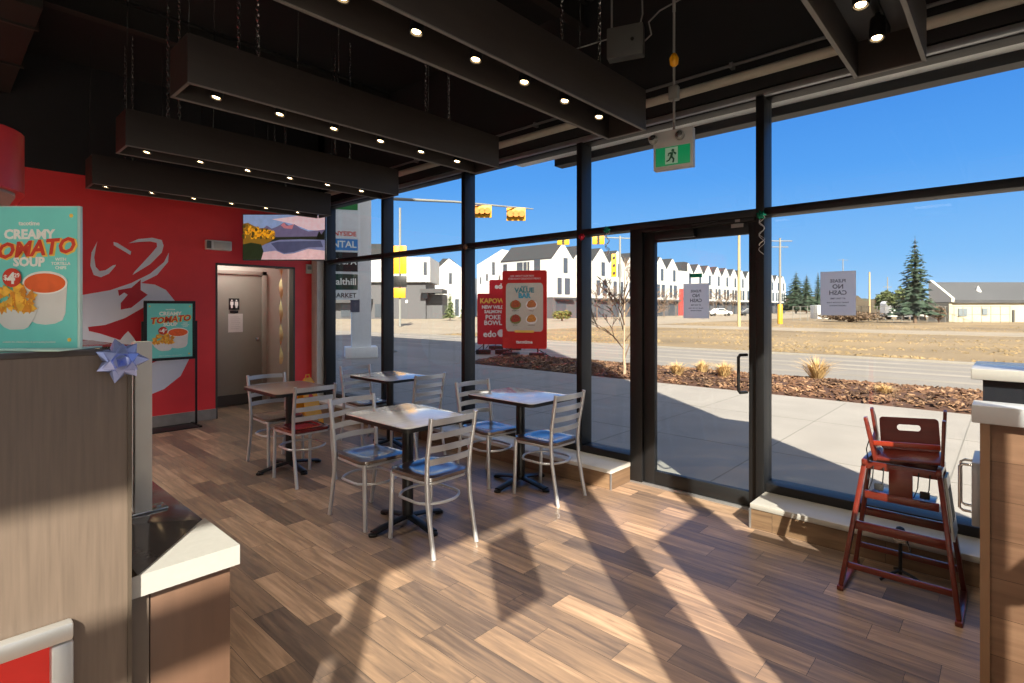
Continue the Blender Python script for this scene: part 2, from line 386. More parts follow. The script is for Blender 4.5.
# low wall under the windows
LX = 3.77; LZ = 0.165
for nm, y0, y1 in (('wall_window_low', 2.385, 7.8), ('wall_window_low_right', FYW, 1.29)):
    struct(MB().box(LX, MX + 0.19, y0, y1, 0, LZ - 0.035).build(nm, WALLTILE, smooth=0))
    struct(MB().box(LX - 0.006, MX + 0.01, y0 - 0.004, y1, LZ - 0.035, LZ, 0.004).build('window_ledge', WHITE if y0 > 0 else mat('grey_ledge', 'a9a69f', 0.4)))
b = MB(); b.box(LX - 0.006, LX + 0.004, 2.378, 2.39, 0, LZ - 0.035); b.box(LX - 0.006, LX + 0.004, 1.284, 1.296, 0, LZ - 0.035)
struct(b.build('trim_2', SILVER, smooth=0))
struct(MB().box(MX, 4.25, 1.29, 2.385, -0.11, 0.018, 0.003).build('trim_3', SILVER))     # door threshold
# upper part of glass wall: wall above, header, pipes
struct(MB().box(MX, 4.25, -1.05, 8.8, 3.06, ROOFZ).build('wall_window_upper', BLK, smooth=0))
struct(MB().box(MX, 4.25, 7.6, 14, -0.15, ROOFZ).build('wall_window_end', BLK, smooth=0))
struct(MB().box(MX - 0.01, MX + 0.16, FYW, 7.63, 3.0, 3.045, 0.003).build('trim_4', SILVER))
# left side and street front walls
struct(MB().box(-5.12, -5, -1.05, 8.8, 0, CH).build('wall_left', WHITE, smooth=0))
struct(MB().box(-14, 4.25, -1.05, FYW, 3.31, ROOFZ).build('wall_front_upper', BLK, smooth=0))
struct(MB().box(-14, -5.0, -1.05, FYW, -0.15, 3.31).build('wall_front_end', WHITE, smooth=0))
struct(MB().box(-14, -13.85, -1.05, 14, -0.15, ROOFZ).build('wall_far_left', WHITE, smooth=0))
struct(MB().box(-14, 4.25, 13.85, 14, -0.15, ROOFZ).build('wall_far_back', WHITE, smooth=0))
struct(MB().box(-5, 2.3, -1.05, FYW, -0.15, 0.16).build('wall_front_low', WALLTILE, smooth=0))
struct(MB().box(0.955, 1.635, -1.03, FYW, 0.16, 2.36).build('wall_front_pier', BLK, smooth=0))
struct(MB().box(0.38, 0.63, -1.03, FYW, 0.16, 3.31).build('wall_front_pier_narrow', BLK, smooth=0))
struct(MB().box(-5.0, -1.4, -1.01, -0.99, 2.87, 3.01).build('trim_5', FRAME, smooth=0))
struct(MB().box(4.08, 4.25, -1.05, FYW + 0.02, 0.0, 3.3).build('wall_front_corner', BLK, smooth=0))
def framed_window(name, boxes_frame, panes):
    b = MB()
    for q in boxes_frame: b.box(*q, 0.003)
    f = struct(b.build(name, FRAME))
    for q in panes: MB().box(*q).build('pane', GLASS, f, smooth=0)
    return f
k = 1
# street front glazing
struct(MB().box(2.3, 4.09, -1.04, FYW, 0.0, 3.32).build('wall_front_right', WHITE, smooth=0))
for x0, x1 in ((-5.0, -3.2), (-3.2, -1.4), (-1.4, 0.38), (1.575, 2.3)):
    framed_window('window_%d' % k, [(x0, x0 + 0.06, -1.02, -0.91, 0.16, 3.31)], [(x0 + 0.06, x1, -0.975, -0.965, 0.16, 3.31)]); k += 1
# glass wall: bays between the mullions
TZ0, TZ1, HZ1 = 2.145, 2.2, 3.02
MULL = [-1.85, -0.27, 1.322, 2.915, 4.50, 6.08, 7.59]
mw = 0.029
for i in range(len(MULL) - 1):
    y0, y1 = max(MULL[i], FYW), MULL[i + 1]
    fr = []
    if i > 0: fr.append((MX, GX + 0.06, y0 - mw, y0 + mw, LZ - 0.01 if i != 2 else 0.0, HZ1))
    if i == len(MULL) - 2: fr.append((MX, GX + 0.06, y1 - mw * 1.2, y1 + mw, LZ - 0.01, HZ1))
    a = y0 + (mw if i > 0 else 0); c = y1 - mw
    fr.append((MX, GX + 0.05, a, c, TZ0, TZ1)); fr.append((MX + 0.03, GX + 0.06, a, c, HZ1 - 0.03, HZ1 + 0.04))
    panes = [(GX, GX + 0.012, a, c, TZ1, HZ1)]
    if i != 2:
        fr.append((MX, GX + 0.06, a, c, LZ - 0.005, 0.225)); panes.append((GX, GX + 0.012, a, c, 0.225, TZ0))
    else:
        fr[0] = (MX - 0.01, GX + 0.06, y0 - mw, y0 + mw, 0.0, HZ1)
        fr.append((MX, GX + 0.06, 2.27, 2.385, 0.0, TZ0)); fr.append((MX, GX + 0.06, 2.385, c, LZ - 0.005, 0.225))
        fr.append((MX, GX + 0.05, 1.36, 2.27, TZ0 - 0.03, TZ0))
        panes.append((GX, GX + 0.012, 2.385, c, 0.225, TZ0))
    framed_window('window_%d' % k, fr, panes); k += 1
# entrance door leaf
b = MB()
for q in ((MX + 0.02, MX + 0.07, 1.352, 1.41, 0.02, 2.11), (MX + 0.02, MX + 0.07, 2.165, 2.265, 0.02, 2.11), (MX + 0.02, MX + 0.07, 1.41, 2.165, 0.02, 0.13), (MX + 0.02, MX + 0.07, 1.41, 2.165, 2.025, 2.11)): b.box(*q, 0.004)
dr = struct(b.build('door_1', FRAME))
MB().box(MX + 0.04, MX + 0.052, 1.41, 2.165, 0.13, 2.025).build('pane', GLASS, dr, smooth=0)
hb = MB(); hy = 1.455
hb.tube([(MX + 0.03, hy - 0.03, 0.86), (MX - 0.03, hy, 0.86), (MX - 0.045, hy + 0.005, 0.875), (MX - 0.045, hy + 0.005, 1.12), (MX - 0.03, hy, 1.135), (MX + 0.03, hy - 0.03, 1.135)], 0.011)
hb.build('door_handle', FRAME, dr)
MB().box(MX - 0.05, MX + 0.02, 1.80, 2.13, 2.035, 2.095, 0.006).tube([(MX - 0.02, 1.83, 2.1), (MX - 0.06, 1.80, 2.125), (MX - 0.02, 1.62, 2.14)], 0.008).build('door_closer', FRAME, dr)
MB().box(MX - 0.004, MX + 0.0, 1.44, 1.53, 2.075, 2.105, 0.001).box(MX - 0.005, MX, 1.465, 1.50, 2.115, 2.135).build('door_sticker', GREYBOX, dr)

# ceiling services (fixed): pipe, conduit and ducts
pipe = MB().tube([(3.99, FYW + 0.02, 3.15), (3.99, 7.6, 3.15)], 0.035, 14).build('ceiling_pipe', mat('cream_pipe', 'b4b0a2', 0.5))
tag(pipe, 'cream pipe running the length of the glass wall above the windows', 'pipe')
cd = MB().tube([(4.03, FYW + 0.02, 3.27), (4.03, 7.6, 3.27)], 0.012, 8)
for i in range(9): cd.box(4.015, 4.07, -0.4 + i * 0.95, -0.375 + i * 0.95, 3.25, 3.29)
tag(cd.build('electrical_conduit', mat('galvanised', '8a8c8c', 0.4, 0.5)), 'thin steel conduit with clips above the cream pipe', 'conduit')
t = thing('ventilation_duct', 'black rectangular air duct under the dark ceiling beyond the baffles', 'duct', (0, 0, CH))
MB().box(-1.4, 0.6, 5.4, 7.79, 3.75, 4.2, 0.01).build('duct_body', mat('duct_black', '1c1a16', 0.8), t, True)
b = MB()
for y in (5.8, 6.8): b.box(-1.42, 0.62, y, y + 0.03, 3.73, 4.25)
b.build('duct_flange', mat('duct_black2', '24211c', 0.7), t, True)
for i, (yy, nm) in enumerate(((2.85, 'second'), (4.3, 'third'), (5.9, 'farthest'))):
    b = MB(); b.box(-5, 4.06, yy - 0.05, yy + 0.05, CH - 0.02, CH); b.box(-5, 4.06, yy - 0.005, yy + 0.005, CH - 0.22, CH - 0.02); b.box(-5, 4.06, yy - 0.05, yy + 0.05, CH - 0.24, CH - 0.22)
    struct(b.build('ceiling_beam', mat('beam_black', '1a1917', 0.8)))

# ================================================================ OUTSIDE GROUND
struct(MB().box(4.25, 10.5, -12, 60, G0 - 0.2, G0).build('pavement', CONC, smooth=0))
struct(MB().box(-60, 4.25, -40, -1.05, G0 - 0.2, G0).build('pavement_front', CONC, smooth=0))
jb = MB()
for y in range(-8, 14): jb.box(4.3, 10.45, y * 1.6 + 0.4, y * 1.6 + 0.412, G0, G0 + 0.0015)
for x in (6.3, 8.4): jb.box(x, x + 0.012, -12, 22, G0, G0 + 0.0015)
struct(jb.build('pavement_joints', mat('joint_dark', '77736c', 0.9), smooth=0))
bed = MB(); nx, ny = 26, 120; X0, X1, Y0, Y1 = 10.5, 13.3, -12, 11.5
vv = [[bed.bm.verts.new((X0 + (X1 - X0) * i / nx, Y0 + (Y1 - Y0) * j / ny, G0 - 0.02 + 0.12 * abs(math.sin(math.pi * i / nx)) ** 0.7 + random.uniform(-0.02, 0.03) * (0 < i < nx))) for j in range(ny + 1)] for i in range(nx + 1)]
for i in range(nx):
    for j in range(ny): bed.bm.faces.new((vv[i][j], vv[i + 1][j], vv[i + 1][j + 1], vv[i][j + 1]))
struct(bed.build('mulch_bed', DIRT))
struct(MB().box(10.5, 13.45, 11.5, 60, G0 - 0.2, G0 - 0.005).build('pavement_corner', CURB, smooth=0))
def chips(name, m, n, label, seed):
    rnd = random.Random(seed); c = MB()
    for i in range(n):
        x = rnd.uniform(10.55, 13.25); y = rnd.uniform(-1.5, 11.2); z = G0 + 0.10 * abs(math.sin(math.pi * (x - 10.5) / 2.8)) ** 0.7 + rnd.uniform(0.0, 0.03)
        L = rnd.uniform(0.02, 0.065); M = Matrix.Translation((x, y, z)) @ Matrix.Rotation(rnd.uniform(0, 6.3), 4, 'Z') @ Matrix.Rotation(rnd.uniform(-0.6, 0.6), 4, 'X') @ Matrix.Rotation(rnd.uniform(-0.6, 0.6), 4, 'Y')
        c.box(-L, L, -L * 0.35, L * 0.35, -0.006, 0.006, M=M)
    tag(c.build(name, m, smooth=0), label, 'mulch', kind='stuff')
chips('bark_mulch', CHIP, 5000, 'brown bark mulch scattered over the planting bed', 3)
chips('pale_mulch', CHIP2, 1500, 'pale dry wood chips and leaves on the planting bed', 5)
struct(MB().box(13.3, 13.45, -40, 11.5, G0 - 0.2, G0 + 0.04, 0.02).build('curb_near', CURB))
struct(MB().box(13.45, 20.0, -60, 60, G0 - 0.2, G0 - 0.02).build('road', ROAD, smooth=0))
struct(MB().box(20.0, 20.2, -60, 28, G0 - 0.2, G0 + 0.04, 0.02).build('curb_far', CURB))
struct(MB().box(20.2, 62, -120, 25, G0 - 0.2, G0 + 0.02).build('grass_lot', GRASS, smooth=0))
struct(MB().box(40, 46, -120, 25, G0 - 0.19, G0 + 0.035).build('gravel_track', GRAVEL, smooth=0))
struct(MB().box(20.0, 160, 25, 49, G0 - 0.2, G0 - 0.02).build('side_street', GRAVEL, smooth=0))
struct(MB().box(-60, 20, 60, 400, G0 - 0.2, G0 - 0.03).build('far_ground_left', GRAVEL, smooth=0))
struct(MB().box(62, 500, -400, 25, G0 - 0.25, G0 + 0.01).build('far_ground', GRASS, smooth=0))
struct(MB().box(20, 500, 49, 400, G0 - 0.25, G0 - 0.01).build('far_ground_back', GRAVEL, smooth=0))
# tire-darkened lane lines
b = MB()
for x in (14.8, 16.3, 17.4, 18.8): b.box(x, x + 0.35, -60, 60, G0 - 0.02, G0 - 0.018)
struct(b.build('road_tracks', mat('road_dark', '8b8378', 0.9, var=0.15, scale=0.5), smooth=0))
# storefront canopy edge
struct(MB().box(4.25, 4.45, -1.05, 3.95, 3.03, 3.2).build('canopy_soffit', mat('soffit_white', 'f2f0ea', .6), smooth=0))
struct(MB().box(4.45, 4.58, -1.05, 3.5, 2.96, 3.3).build('canopy_beam', mat('canopy_dark', '23262b', 0.5), smooth=0))

# ================================================================ CEILING BAFFLES
def chain(b, x, y, z0, z1, link=0.045):
    n = int((z1 - z0) / (link * 0.72)); 
    for i in range(n):
        zc = z0 + (i + 0.5) * (z1 - z0) / n; pts = []
        for k in range(8):
            a = 2 * math.pi * k / 8; dx = 0.012 * math.cos(a); dz = link * 0.5 * math.sin(a)
            pts.append((x + (dx if i % 2 else 0), y + (0 if i % 2 else dx), zc + dz))
        b.tube(pts, 0.0034, 4, closed=True)
def baffle(yc, label, n, lamps):
    x0, x1, z0, z1, hw = 1.0, 3.6, 2.79, 3.09, 0.155
    if yc > 6: x0, z0, z1 = 1.09, 2.69, 2.98
    elif yc > 5: x0, z0, z1 = 1.05, 2.745, 3.035
    elif yc > 3: x0, z0, z1 = 1.02, 2.78, 3.07
    t = thing('ceiling_baffle', label, 'ceiling light', (x0, yc, z0), 0, 'dark light baffles hung from the ceiling')
    for s in (-1, 1):
        MB().box(x0, x1, yc + s * hw - 0.009, yc + s * hw + 0.009, z0 + 0.004, z1, 0.001).build('side_board', BAFFLE, t, True)
    for a, c in ((x0, x0 + 0.016), (x1 - 0.016, x1)):
        MB().box(a, c, yc - hw + 0.009, yc + hw - 0.009, z0 + 0.004, z1).build('end_board', BAFFLE, t, True)
    b = MB()
    b.box(x0, x1, yc - hw - 0.010, yc - hw + 0.010, z0, z0 + 0.006); b.box(x0, x1, yc + hw - 0.010, yc + hw + 0.010, z0, z0 + 0.006)
    b.box(x0, x0 + 0.017, yc - hw, yc + hw, z0, z0 + 0.006); b.box(x1 - 0.017, x1, yc - hw, yc + hw, z0, z0 + 0.006)
    b.build('edge_trim', EDGE, t, True)
    MB().box(x0 + 0.016, x1 - 0.016, yc - hw + 0.009, yc + hw - 0.009, z0 + 0.2, z0 + 0.212).build('top_board', mat('baffle_inner', '4a4a4c', 0.7), t, True)
    MB().box(x0 + 0.08, x1 - 0.08, yc - 0.018, yc + 0.018, z0 + 0.175, z0 + 0.2, 0.002).build('track_rail', FRAME, t, True)
    for x in (1.42, 3.0):
        for s in (-1, 1):
            b = MB(); chain(b, x, yc + s * hw, z1, CH); b.build('suspension_chain', CHROME, t, True)
    for x in (1.12, 1.68, 2.15, 2.78):
        b = MB().tube([(x, yc + hw * (1 if x in (1.12, 2.15) else -1), z1), (x + 0.01, yc + hw * (1 if x in (1.12, 2.15) else -1), CH)], 0.0025, 5); b.build('suspension_wire', CHROME, t, True)
    for i in range(n):
        x = 1.25 + 0.4 * i
        tilt = Matrix.Translation((x, yc, z0 + (0.148 if yc < 3 else 0.122))) @ Matrix.Rotation(R_(12), 4, 'Y')
        s = MB().lathe([(0.03, 0.0), (0.034, -0.01), (0.036, -0.10), (0.034, -0.115), (0.029, -0.112), (0.028, -0.10)], M=tilt, n=16).tube([(x, yc, z0 + 0.18), (x, yc, z0 + 0.145)], 0.012, 8)
        s = s.build('spotlight', FRAME, t, True)
        MB().lathe([(0.022, -0.100), (0.021, -0.106), (0.001, -0.108)], M=tilt, n=16).build('lens', LAMPON, s, True)
        if i in lamps:
            l = bpy.data.lights.new('spot_beam', 'SPOT'); l.energy = SPOT_W; l.spot_size = R_(95); l.spot_blend = 0.6; l.color = (1.0, 0.83, 0.62); l.shadow_soft_size = 0.03
            o = bpy.data.objects.new('spot_beam', l); COL.objects.link(o); o.parent = s
            o.location = (Vector((x, yc, z0 + 0.03)) - Vector((x0, yc, z0))); 
    return t
for yc, lb in ((0.49, 'dark light baffle over the high chair, cut by the top right of the picture'),
               (2.14, 'largest dark baffle with silver edges and spotlights, ending above the door side'),
               (3.65, 'dark brown hanging baffle, second from the one above the door'),
               (5.22, 'dark slim baffle hanging just in front of the farthest one'),
               (6.72, 'farthest dark baffle, right before the red wall and television')):
    baffle(yc, lb, 6, range(6))

# lit ceiling panels added out of view to brighten the room
def fill_panel(x, y, e, label):
    t = thing('fill_light_panel', label, 'ceiling light', (x, y, 3.3), 0, 'added fill panels over the ordering side')
    b = MB(); b.box(-.62, .62, -.32, -.30, -.14, .06); b.box(-.62, .62, .30, .32, -.14, .06); b.box(-.62, -.60, -.3, .3, -.14, .06); b.box(.60, .62, -.3, .3, -.14, .06); b.box(-.6, .6, -.3, .3, 0, .06); b.build('frame', BLK, t, smooth=0)
    MB().box(-.58, .58, -.28, .28, -0.004, 0.0).build('diffuser', mat('fill_diffuser', 'fff6e8', .5, emit=1.0, ecol='fff2de'), t, smooth=0)
    for s in (-1, 1): MB().tube([(s * .5, 0, .06), (s * .5, 0, CH - 3.3)], .006, 6).build('hanger_rod', FRAME, t)
    l = bpy.data.lights.new('fill_glow', 'AREA'); l.energy = e; l.shape = 'RECTANGLE'; l.size = 1.15; l.size_y = .55; l.color = (1, .95, .88); l.spread = R_(115)
    o = bpy.data.objects.new('fill_glow', l); COL.objects.link(o); o.parent = t; o.location = (0, 0, -.02)
for x, y in ((-1.3, 3.0), (-0.9, 6.3), (-2.9, 6.3), (-3.4, 1.0), (-3.2, 3.4)):
    fill_panel(x, y, FILL_PANEL_W, 'added unseen fill light panel over the ordering side, left of the baffles')

# ================================================================ TABLES AND CHAIRS
def make_table():
    t = thing('dining_table', '', 'table', (0, 0, 0), 0, 'small square-cornered cafe tables')
    MB().prism(rrect(-0.28, 0.28, -0.365, 0.365, 0.05, 6), 0.722, 0.750, bev=0.003).build('tabletop', TTOP, t)
    MB().prism(rrect(-0.285, 0.285, -0.37, 0.37, 0.053, 6), 0.720, 0.745).build('edge_band', TEDGE, t)
    MB().tube([(0, 0, 0.05), (0, 0, 0.715)], 0.038, 16).build('column', CAST, t)
    b = MB()
    b.lathe([(0.12, 0.0), (0.12, 0.004), (0.05, 0.008)], c=(0, 0, 0.712 - 0.001), n=16); b.build('mounting_plate', CAST, t)
    for a in range(4):
        M = Matrix.Rotation(R_(90 * a), 4, 'Z')
        MB().tube([(0.03, 0, 0.055), (0.12, 0, 0.045), (0.22, 0, 0.028), (0.275, 0, 0.018)], 0.03, 8, flat=(0.013, 0.03), M=M).lathe([(0.03, 0.0), (0.032, 0.012), (0.02, 0.02)], c=(0.275, 0, 0), n=12, M=M).build('foot', CAST, t)
    return t
TB = [((2.24, 3.04), 'cafe table nearest the camera, between the two front chairs and shining pale'),
      ((3.39, 3.03), 'cafe table beside the low window wall, nearest the glass door'),
      ((2.28, 4.90), 'cafe table with wall reflection tinted brown into its top, in front of the restroom opening and yellow floor sign'),
      ((3.40, 4.93), 'cafe table farthest along the glass, beside the corner windows')]
proto = make_table()
for i, ((x, y), lb) in enumerate(TB):
    if i == 0: proto.location = (x, y, 0); proto['label'] = lb
    else:
        c = dup(proto, (x, y, 0), 0, lb)
        if i == 2:
            tt = [q for q in c.children if q.name.startswith('tabletop')][0]; tt.data = tt.data.copy(); tt.data.materials[0] = mat('wall_tinted_laminate', '9c8578', .3, var=.06, scale=5, coat=.6)  # brown tint puts the red wall's reflection into this top's colour

def make_chair():
    t = thing('dining_chair', '', 'chair', (0, 0, 0), 0, 'silver slat-back cafe chairs')
    # seat with a shallow round scoop
    out = []
    for a, c in rrect(-0.2, 0.2, -0.2, 0.2, 0.07, 6):
        out.append((a * (1.0 - 0.10 * (0.2 - c) / 0.4), c))
    b = MB(); rings = []
    fr = [1.0, 0.97, 0.9, 0.8, 0.72, 0.62, 0.5, 0.35, 0.18]
    for f in fr:
        z = 0.455 + (0.004 if f > 0.96 else 0.008)
        if f < 0.76: z = 0.463 - 0.011 * math.sin(min(1, (0.76 - f) / 0.4) * math.pi / 2)
        wgt = 0.0 if f > 0.85 else min(1.0, (0.85 - f) / 0.1); ring_ = []
        for x, y in out:
            an = math.atan2(y, x); ring_.append(b.bm.verts.new((x * f * (1 - wgt) + 0.205 * f * math.cos(an) * wgt, y * f * (1 - wgt) + 0.205 * f * math.sin(an) * wgt, z)))
        rings.append(ring_)
    low = [b.bm.verts.new((x * 0.99, y * 0.99, 0.436)) for x, y in out]
    n = len(out); allr = [low] + rings
    for i in range(len(allr) - 1):
        for k in range(n):
            l = (k + 1) % n; b.bm.faces.new((allr[i][k], allr[i][l], allr[i + 1][l], allr[i + 1][k]))
    b.bm.faces.new(low[::-1]); b.bm.faces.new(allr[-1])
    b.build('seat', SEAT, t, smooth=60)
    b = MB(); b.tube([(x * 0.95, y * 0.93, 0.425) for x, y in out], 0.011, 8, closed=True); b.build('seat_frame', CHAIR, t)
    for s in (-1, 1):
        MB().tube([(s * 0.185, -0.255, 0.0), (s * 0.183, -0.225, 0.14), (s * 0.182, -0.195, 0.30), (s * 0.182, -0.185, 0.44), (s * 0.186, -0.195, 0.58), (s * 0.19, -0.225, 0.74), (s * 0.192, -0.24, 0.83)], 0.014, 10, flat=(0.013, 0.013)).build('leg', CHAIR, t)
        MB().tube([(s * 0.175, 0.195, 0.0), (s * 0.172, 0.18, 0.435)], 0.013, 10, flat=(0.013, 0.013)).build('leg', CHAIR, t)
    for i, z in enumerate((0.555, 0.635, 0.715, 0.80)):
        y = -0.193 - (z - 0.55) * 0.17; b = MB(); pts = []
        for k in range(9):
            u = -1 + k / 4; pts.append((u * 0.186, y - 0.028 * (1 - u * u), z + 0.004 * (1 - u * u)))
        h = 0.019
        vsA = []
        for p in pts:
            vsA.append([b.bm.verts.new((p[0], p[1] + dy, p[2] + dz)) for dy, dz in ((0.004, -h), (0.004, h), (-0.004, h), (-0.004, -h))])
        for q in range(8):
            for m in range(4): b.bm.faces.new((vsA[q][m], vsA[q][(m + 1) % 4], vsA[q + 1][(m + 1) % 4], vsA[q + 1][m]))
        b.bm.faces.new(vsA[0]); b.bm.faces.new(vsA[-1][::-1])
        b.build('backrest_slat', CHAIR, t, smooth=30)
    pts = [(0.172, 0.17, 0.27), (0.08, 0.12, 0.27), (-0.08, 0.12, 0.27), (-0.172, 0.17, 0.27)]
    ring = [(0.175 * math.cos(a) * 1.0, 0.18 * math.sin(a), 0.29) for a in [R_(45 + 360 * k / 28) for k in range(28)]]
    ring = [(max(-0.176, min(0.176, x * 1.15)), y * 1.05, z) for x, y, z in ring]
    MB().tube(ring, 0.009, 8, closed=True).build('stretcher', CHAIR, t)
    return t
CH_ = [((2.19, 2.74), 0, 'silver chair with its back to the camera, frontmost of all the chairs'),
       ((2.13, 3.33), 180, 'silver chair left of the nearest table, facing the camera with seat showing'),
       ((3.35, 2.72), 0, 'silver chair at the table nearest the door, its back to the camera'),
       ((3.30, 3.31), 174, 'silver chair facing the camera behind the table nearest the door'),
       ((2.22, 4.53), 0, 'silver chair with reddish seat in front of the brown-tinted table'),
       ((2.28, 5.17), 180, 'silver chair tucked behind the brown-tinted table, nearest the restroom opening'),
       ((3.29, 5.22), 178, 'silver chair behind the farthest window table, nearest the corner glass'),
       ((3.37, 4.44), 0, 'silver chair in front of the farthest window table, seen through the middle')]
cproto = make_chair(); cproto.scale = (.93, 1, 1)
for i, ((x, y), a, lb) in enumerate(CH_):
    if i == 0: cproto.location = (x, y, 0); cproto['label'] = lb
    else:
        c = dup(cproto, (x, y, 0), R_(a), lb)
        if i == 4:
            for ch in c.children:
                if ch.name.startswith('seat') and not ch.name.startswith('seat_frame'):
                    ch.data = ch.data.copy(); ch.data.materials[0] = REDSEAT; ch['label'] = 'dark red glossy seat'

# wet floor sign
t = thing('wet_floor_sign', 'yellow folding wet floor sign standing behind the brown-tinted table', 'sign', (3.25, 6.5, 0), R_(15))
YP = mat('yellow_plastic', 'eda512', 0.4)
for s in (-1, 1):
    M = Matrix.Translation((0, 0, 0.6)) @ Matrix.Rotation(s * R_(13), 4, 'X')
    b = MB()
    b.prism([(-0.14, -0.6), (-0.07, -0.6), (-0.06, -0.5), (0.06, -0.5), (0.07, -0.6), (0.14, -0.6), (0.09, -0.06), (0.05, 0.0), (-0.05, 0.0), (-0.09, -0.06)], -0.006, 0.006, 'y', M=M)
    p = b.build('sign_leaf', YP, t)
    MB().prism([(0, -0.17), (0.06, -0.28), (-0.06, -0.28)], s * 0.0062, s * 0.0075, 'y', M=M).build('warning_triangle', INKR, p)
MB().tube([(-0.03, 0, 0.6), (-0.025, 0, 0.64), (0.025, 0, 0.64), (0.03, 0, 0.6)], 0.008, 8).build('handle', YP, t)

# ================================================================ RED WALL THINGS
def wallpoly(name, m, pts, off, parent, label=None):
    q = [onY(x, y, WY) for x, y in pts]; o = MB().prism([(p.x, p.z) for p in q], WY - off, WY - off + 0.0006, 'y').build(name, m, parent, True, smooth=0)
    if label: o['label'] = label
    return o
c0 = onY(135, 330, WY)
t = thing('wall_mural', 'pale line-drawn round emblem applied on the red wall', 'mural', (c0.x, WY, c0.z))
wallpoly('outline_stroke', MURAL, [(97.3, 241.4), (91.4, 252.6), (90.2, 265.5), (93.7, 275), (100.8, 277.3), (109, 273.7), (115.3, 266.2), (116, 264.8), (112.5, 265.5), (105.5, 270.2), (99.6, 271), (95.6, 266.7), (94.2, 257.3), (96, 246.8)], 0.002, t)
wallpoly('outline_stroke', MURAL, [(113.4, 242), (117.2, 242.8), (131.2, 251.5), (130.3, 255), (113.7, 245.2)], 0.002, t)
wallpoly('outline_stroke', MURAL, [(128.4, 243.3), (138.3, 239), (152.3, 237.7), (161.7, 240), (163.6, 245.6), (161.7, 252.6), (150, 264.4), (132.4, 275), (134.8, 271.4), (150, 255), (157, 246.8), (156.6, 242.8), (150, 241.4), (140.6, 241.9)], 0.002, t)
wallpoly('round_field', MURAL, [(60, 298), (80, 295.3), (110, 290.2), (131, 283.1), (150, 273.7), (164, 262), (168.8, 252.6), (168, 262), (157, 275), (141, 283), (154.7, 284.5), (166, 290), (175.8, 302), (186, 318), (191.5, 338), (188.7, 359.7), (180.5, 376), (164, 389), (150, 394.8), (125, 399), (95, 395), (60, 380)], 0.002, t)
wallpoly('cut_out', MURALR, [(117.9, 290.1), (131.2, 287.8), (140.6, 279.6), (140.6, 290.1), (147.6, 294.8), (131.2, 307.7), (120.7, 309.6), (120.7, 303), (127.7, 294.8), (124.2, 292.5), (119, 296)], 0.004, t)
wallpoly('cut_out', MURALR, [(88, 327), (105, 325), (125, 318), (143, 307.7), (150, 303), (152, 348), (137, 343), (133, 337), (128, 331), (124, 335), (120, 340), (100, 333.5), (89, 331)], 0.004, t)
wallpoly('cut_out', mat('maroon_vinyl', '8e2a34', 0.5), [(60, 337), (95, 341), (120, 344), (152, 346), (152, 352), (60, 352)], 0.0045, t)
wallpoly('cut_out', MURALR, [(146, 355), (163, 358), (150, 364), (146, 366)], 0.004, t)

# emergency light
p = onY(217.5, 245.7, WY)
t = thing('emergency_light', 'small grey-white box on the red wall left of the television', 'emergency light', (p.x, WY, p.z))
MB().box(p.x - 0.16, p.x + 0.16, WY - 0.07, WY, p.z - 0.065, p.z + 0.065, 0.012).build('housing', mat('pale_grey_housing', 'e6e6e2', .5), t, True)
MB().box(p.x - 0.07, p.x + 0.14, WY - 0.078, WY - 0.07, p.z - 0.045, p.z + 0.045, 0.003).build('cover', WHITE, t, True)
MB().box(p.x - 0.155, p.x - 0.10, WY - 0.082, WY - 0.065, p.z - 0.05, p.z + 0.05, 0.004).build('test_panel', mat('vent_grey', '5c5c5a', 0.6), t, True)
# television
tc = Vector((3.27, 7.20, 2.435)); Rx = Vector((FY, -FX, 0)); 
t = thing('television', 'flat screen showing mountains mirrored in a lake, mounted high in the corner', 'television', tuple(tc), math.atan2(Rx.y, Rx.x))
TW, TH = 1.12, 0.625
MB().box(-TW / 2, TW / 2, 0.0, 0.045, -TH / 2, TH / 2, 0.004).build('bezel', mat('tv_black', '101012', 0.3), t)
MB().box(-0.15, 0.15, 0.045, 0.09, -0.12, 0.12, 0.004).tube([(0, 0.09, 0), (0.1, 0.25, 0), (0.15, 0.42, 0.0)], 0.02, 8).build('wall_bracket', FRAME, t)
def screenmat(n, c, e=0.38): return mat('screen_' + n, c, 0.5, emit=e, ecol=c, var=0.12, scale=14)
sx, sz = TW - 0.02, TH - 0.02
def scr(name, m, pts, off):
    return MB().prism([((u - 0.5) * sx, (0.5 - v) * sz) for u, v in pts], -off - 0.0006, -off, 'y').build(name, m, t, smooth=0)
pic = scr('screen', screenmat('sky', '8fa6d0'), [(0, 0), (1, 0), (1, 1), (0, 1)], 0.0005)
def scr2(name, m, pts, off):
    return MB().prism([((u - 0.5) * sx, (0.5 - v) * sz) for u, v in pts], -off - 0.0006, -off, 'y').build(name, m, pic, smooth=0)
rnd = random.Random(4)
scr2('screen_cloud', screenmat('cloud', 'e8c9cf'), [(0.35, 0.1), (0.7, 0.02), (1, 0.02), (1, 0.36), (0.8, 0.34), (0.6, 0.2)], 0.0012)
scr2('screen_mountains', screenmat('mtn', '6f6788'), [(0.2, 0.42), (0.25, 0.3), (0.29, 0.24), (0.35, 0.31), (0.42, 0.26), (0.5, 0.17), (0.56, 0.24), (0.63, 0.21), (0.7, 0.3), (0.8, 0.37), (1, 0.33), (1, 0.5), (0.2, 0.5)], 0.002)
scr2('screen_peak', screenmat('peak', 'c57d86'), [(0.46, 0.23), (0.5, 0.17), (0.53, 0.25), (0.56, 0.24), (0.62, 0.21), (0.6, 0.32), (0.5, 0.3)], 0.0026)
scr2('screen_lake', screenmat('lake', '7d83a8'), [(0.2, 0.56), (1, 0.54), (1, 1), (0.2, 1)], 0.002)
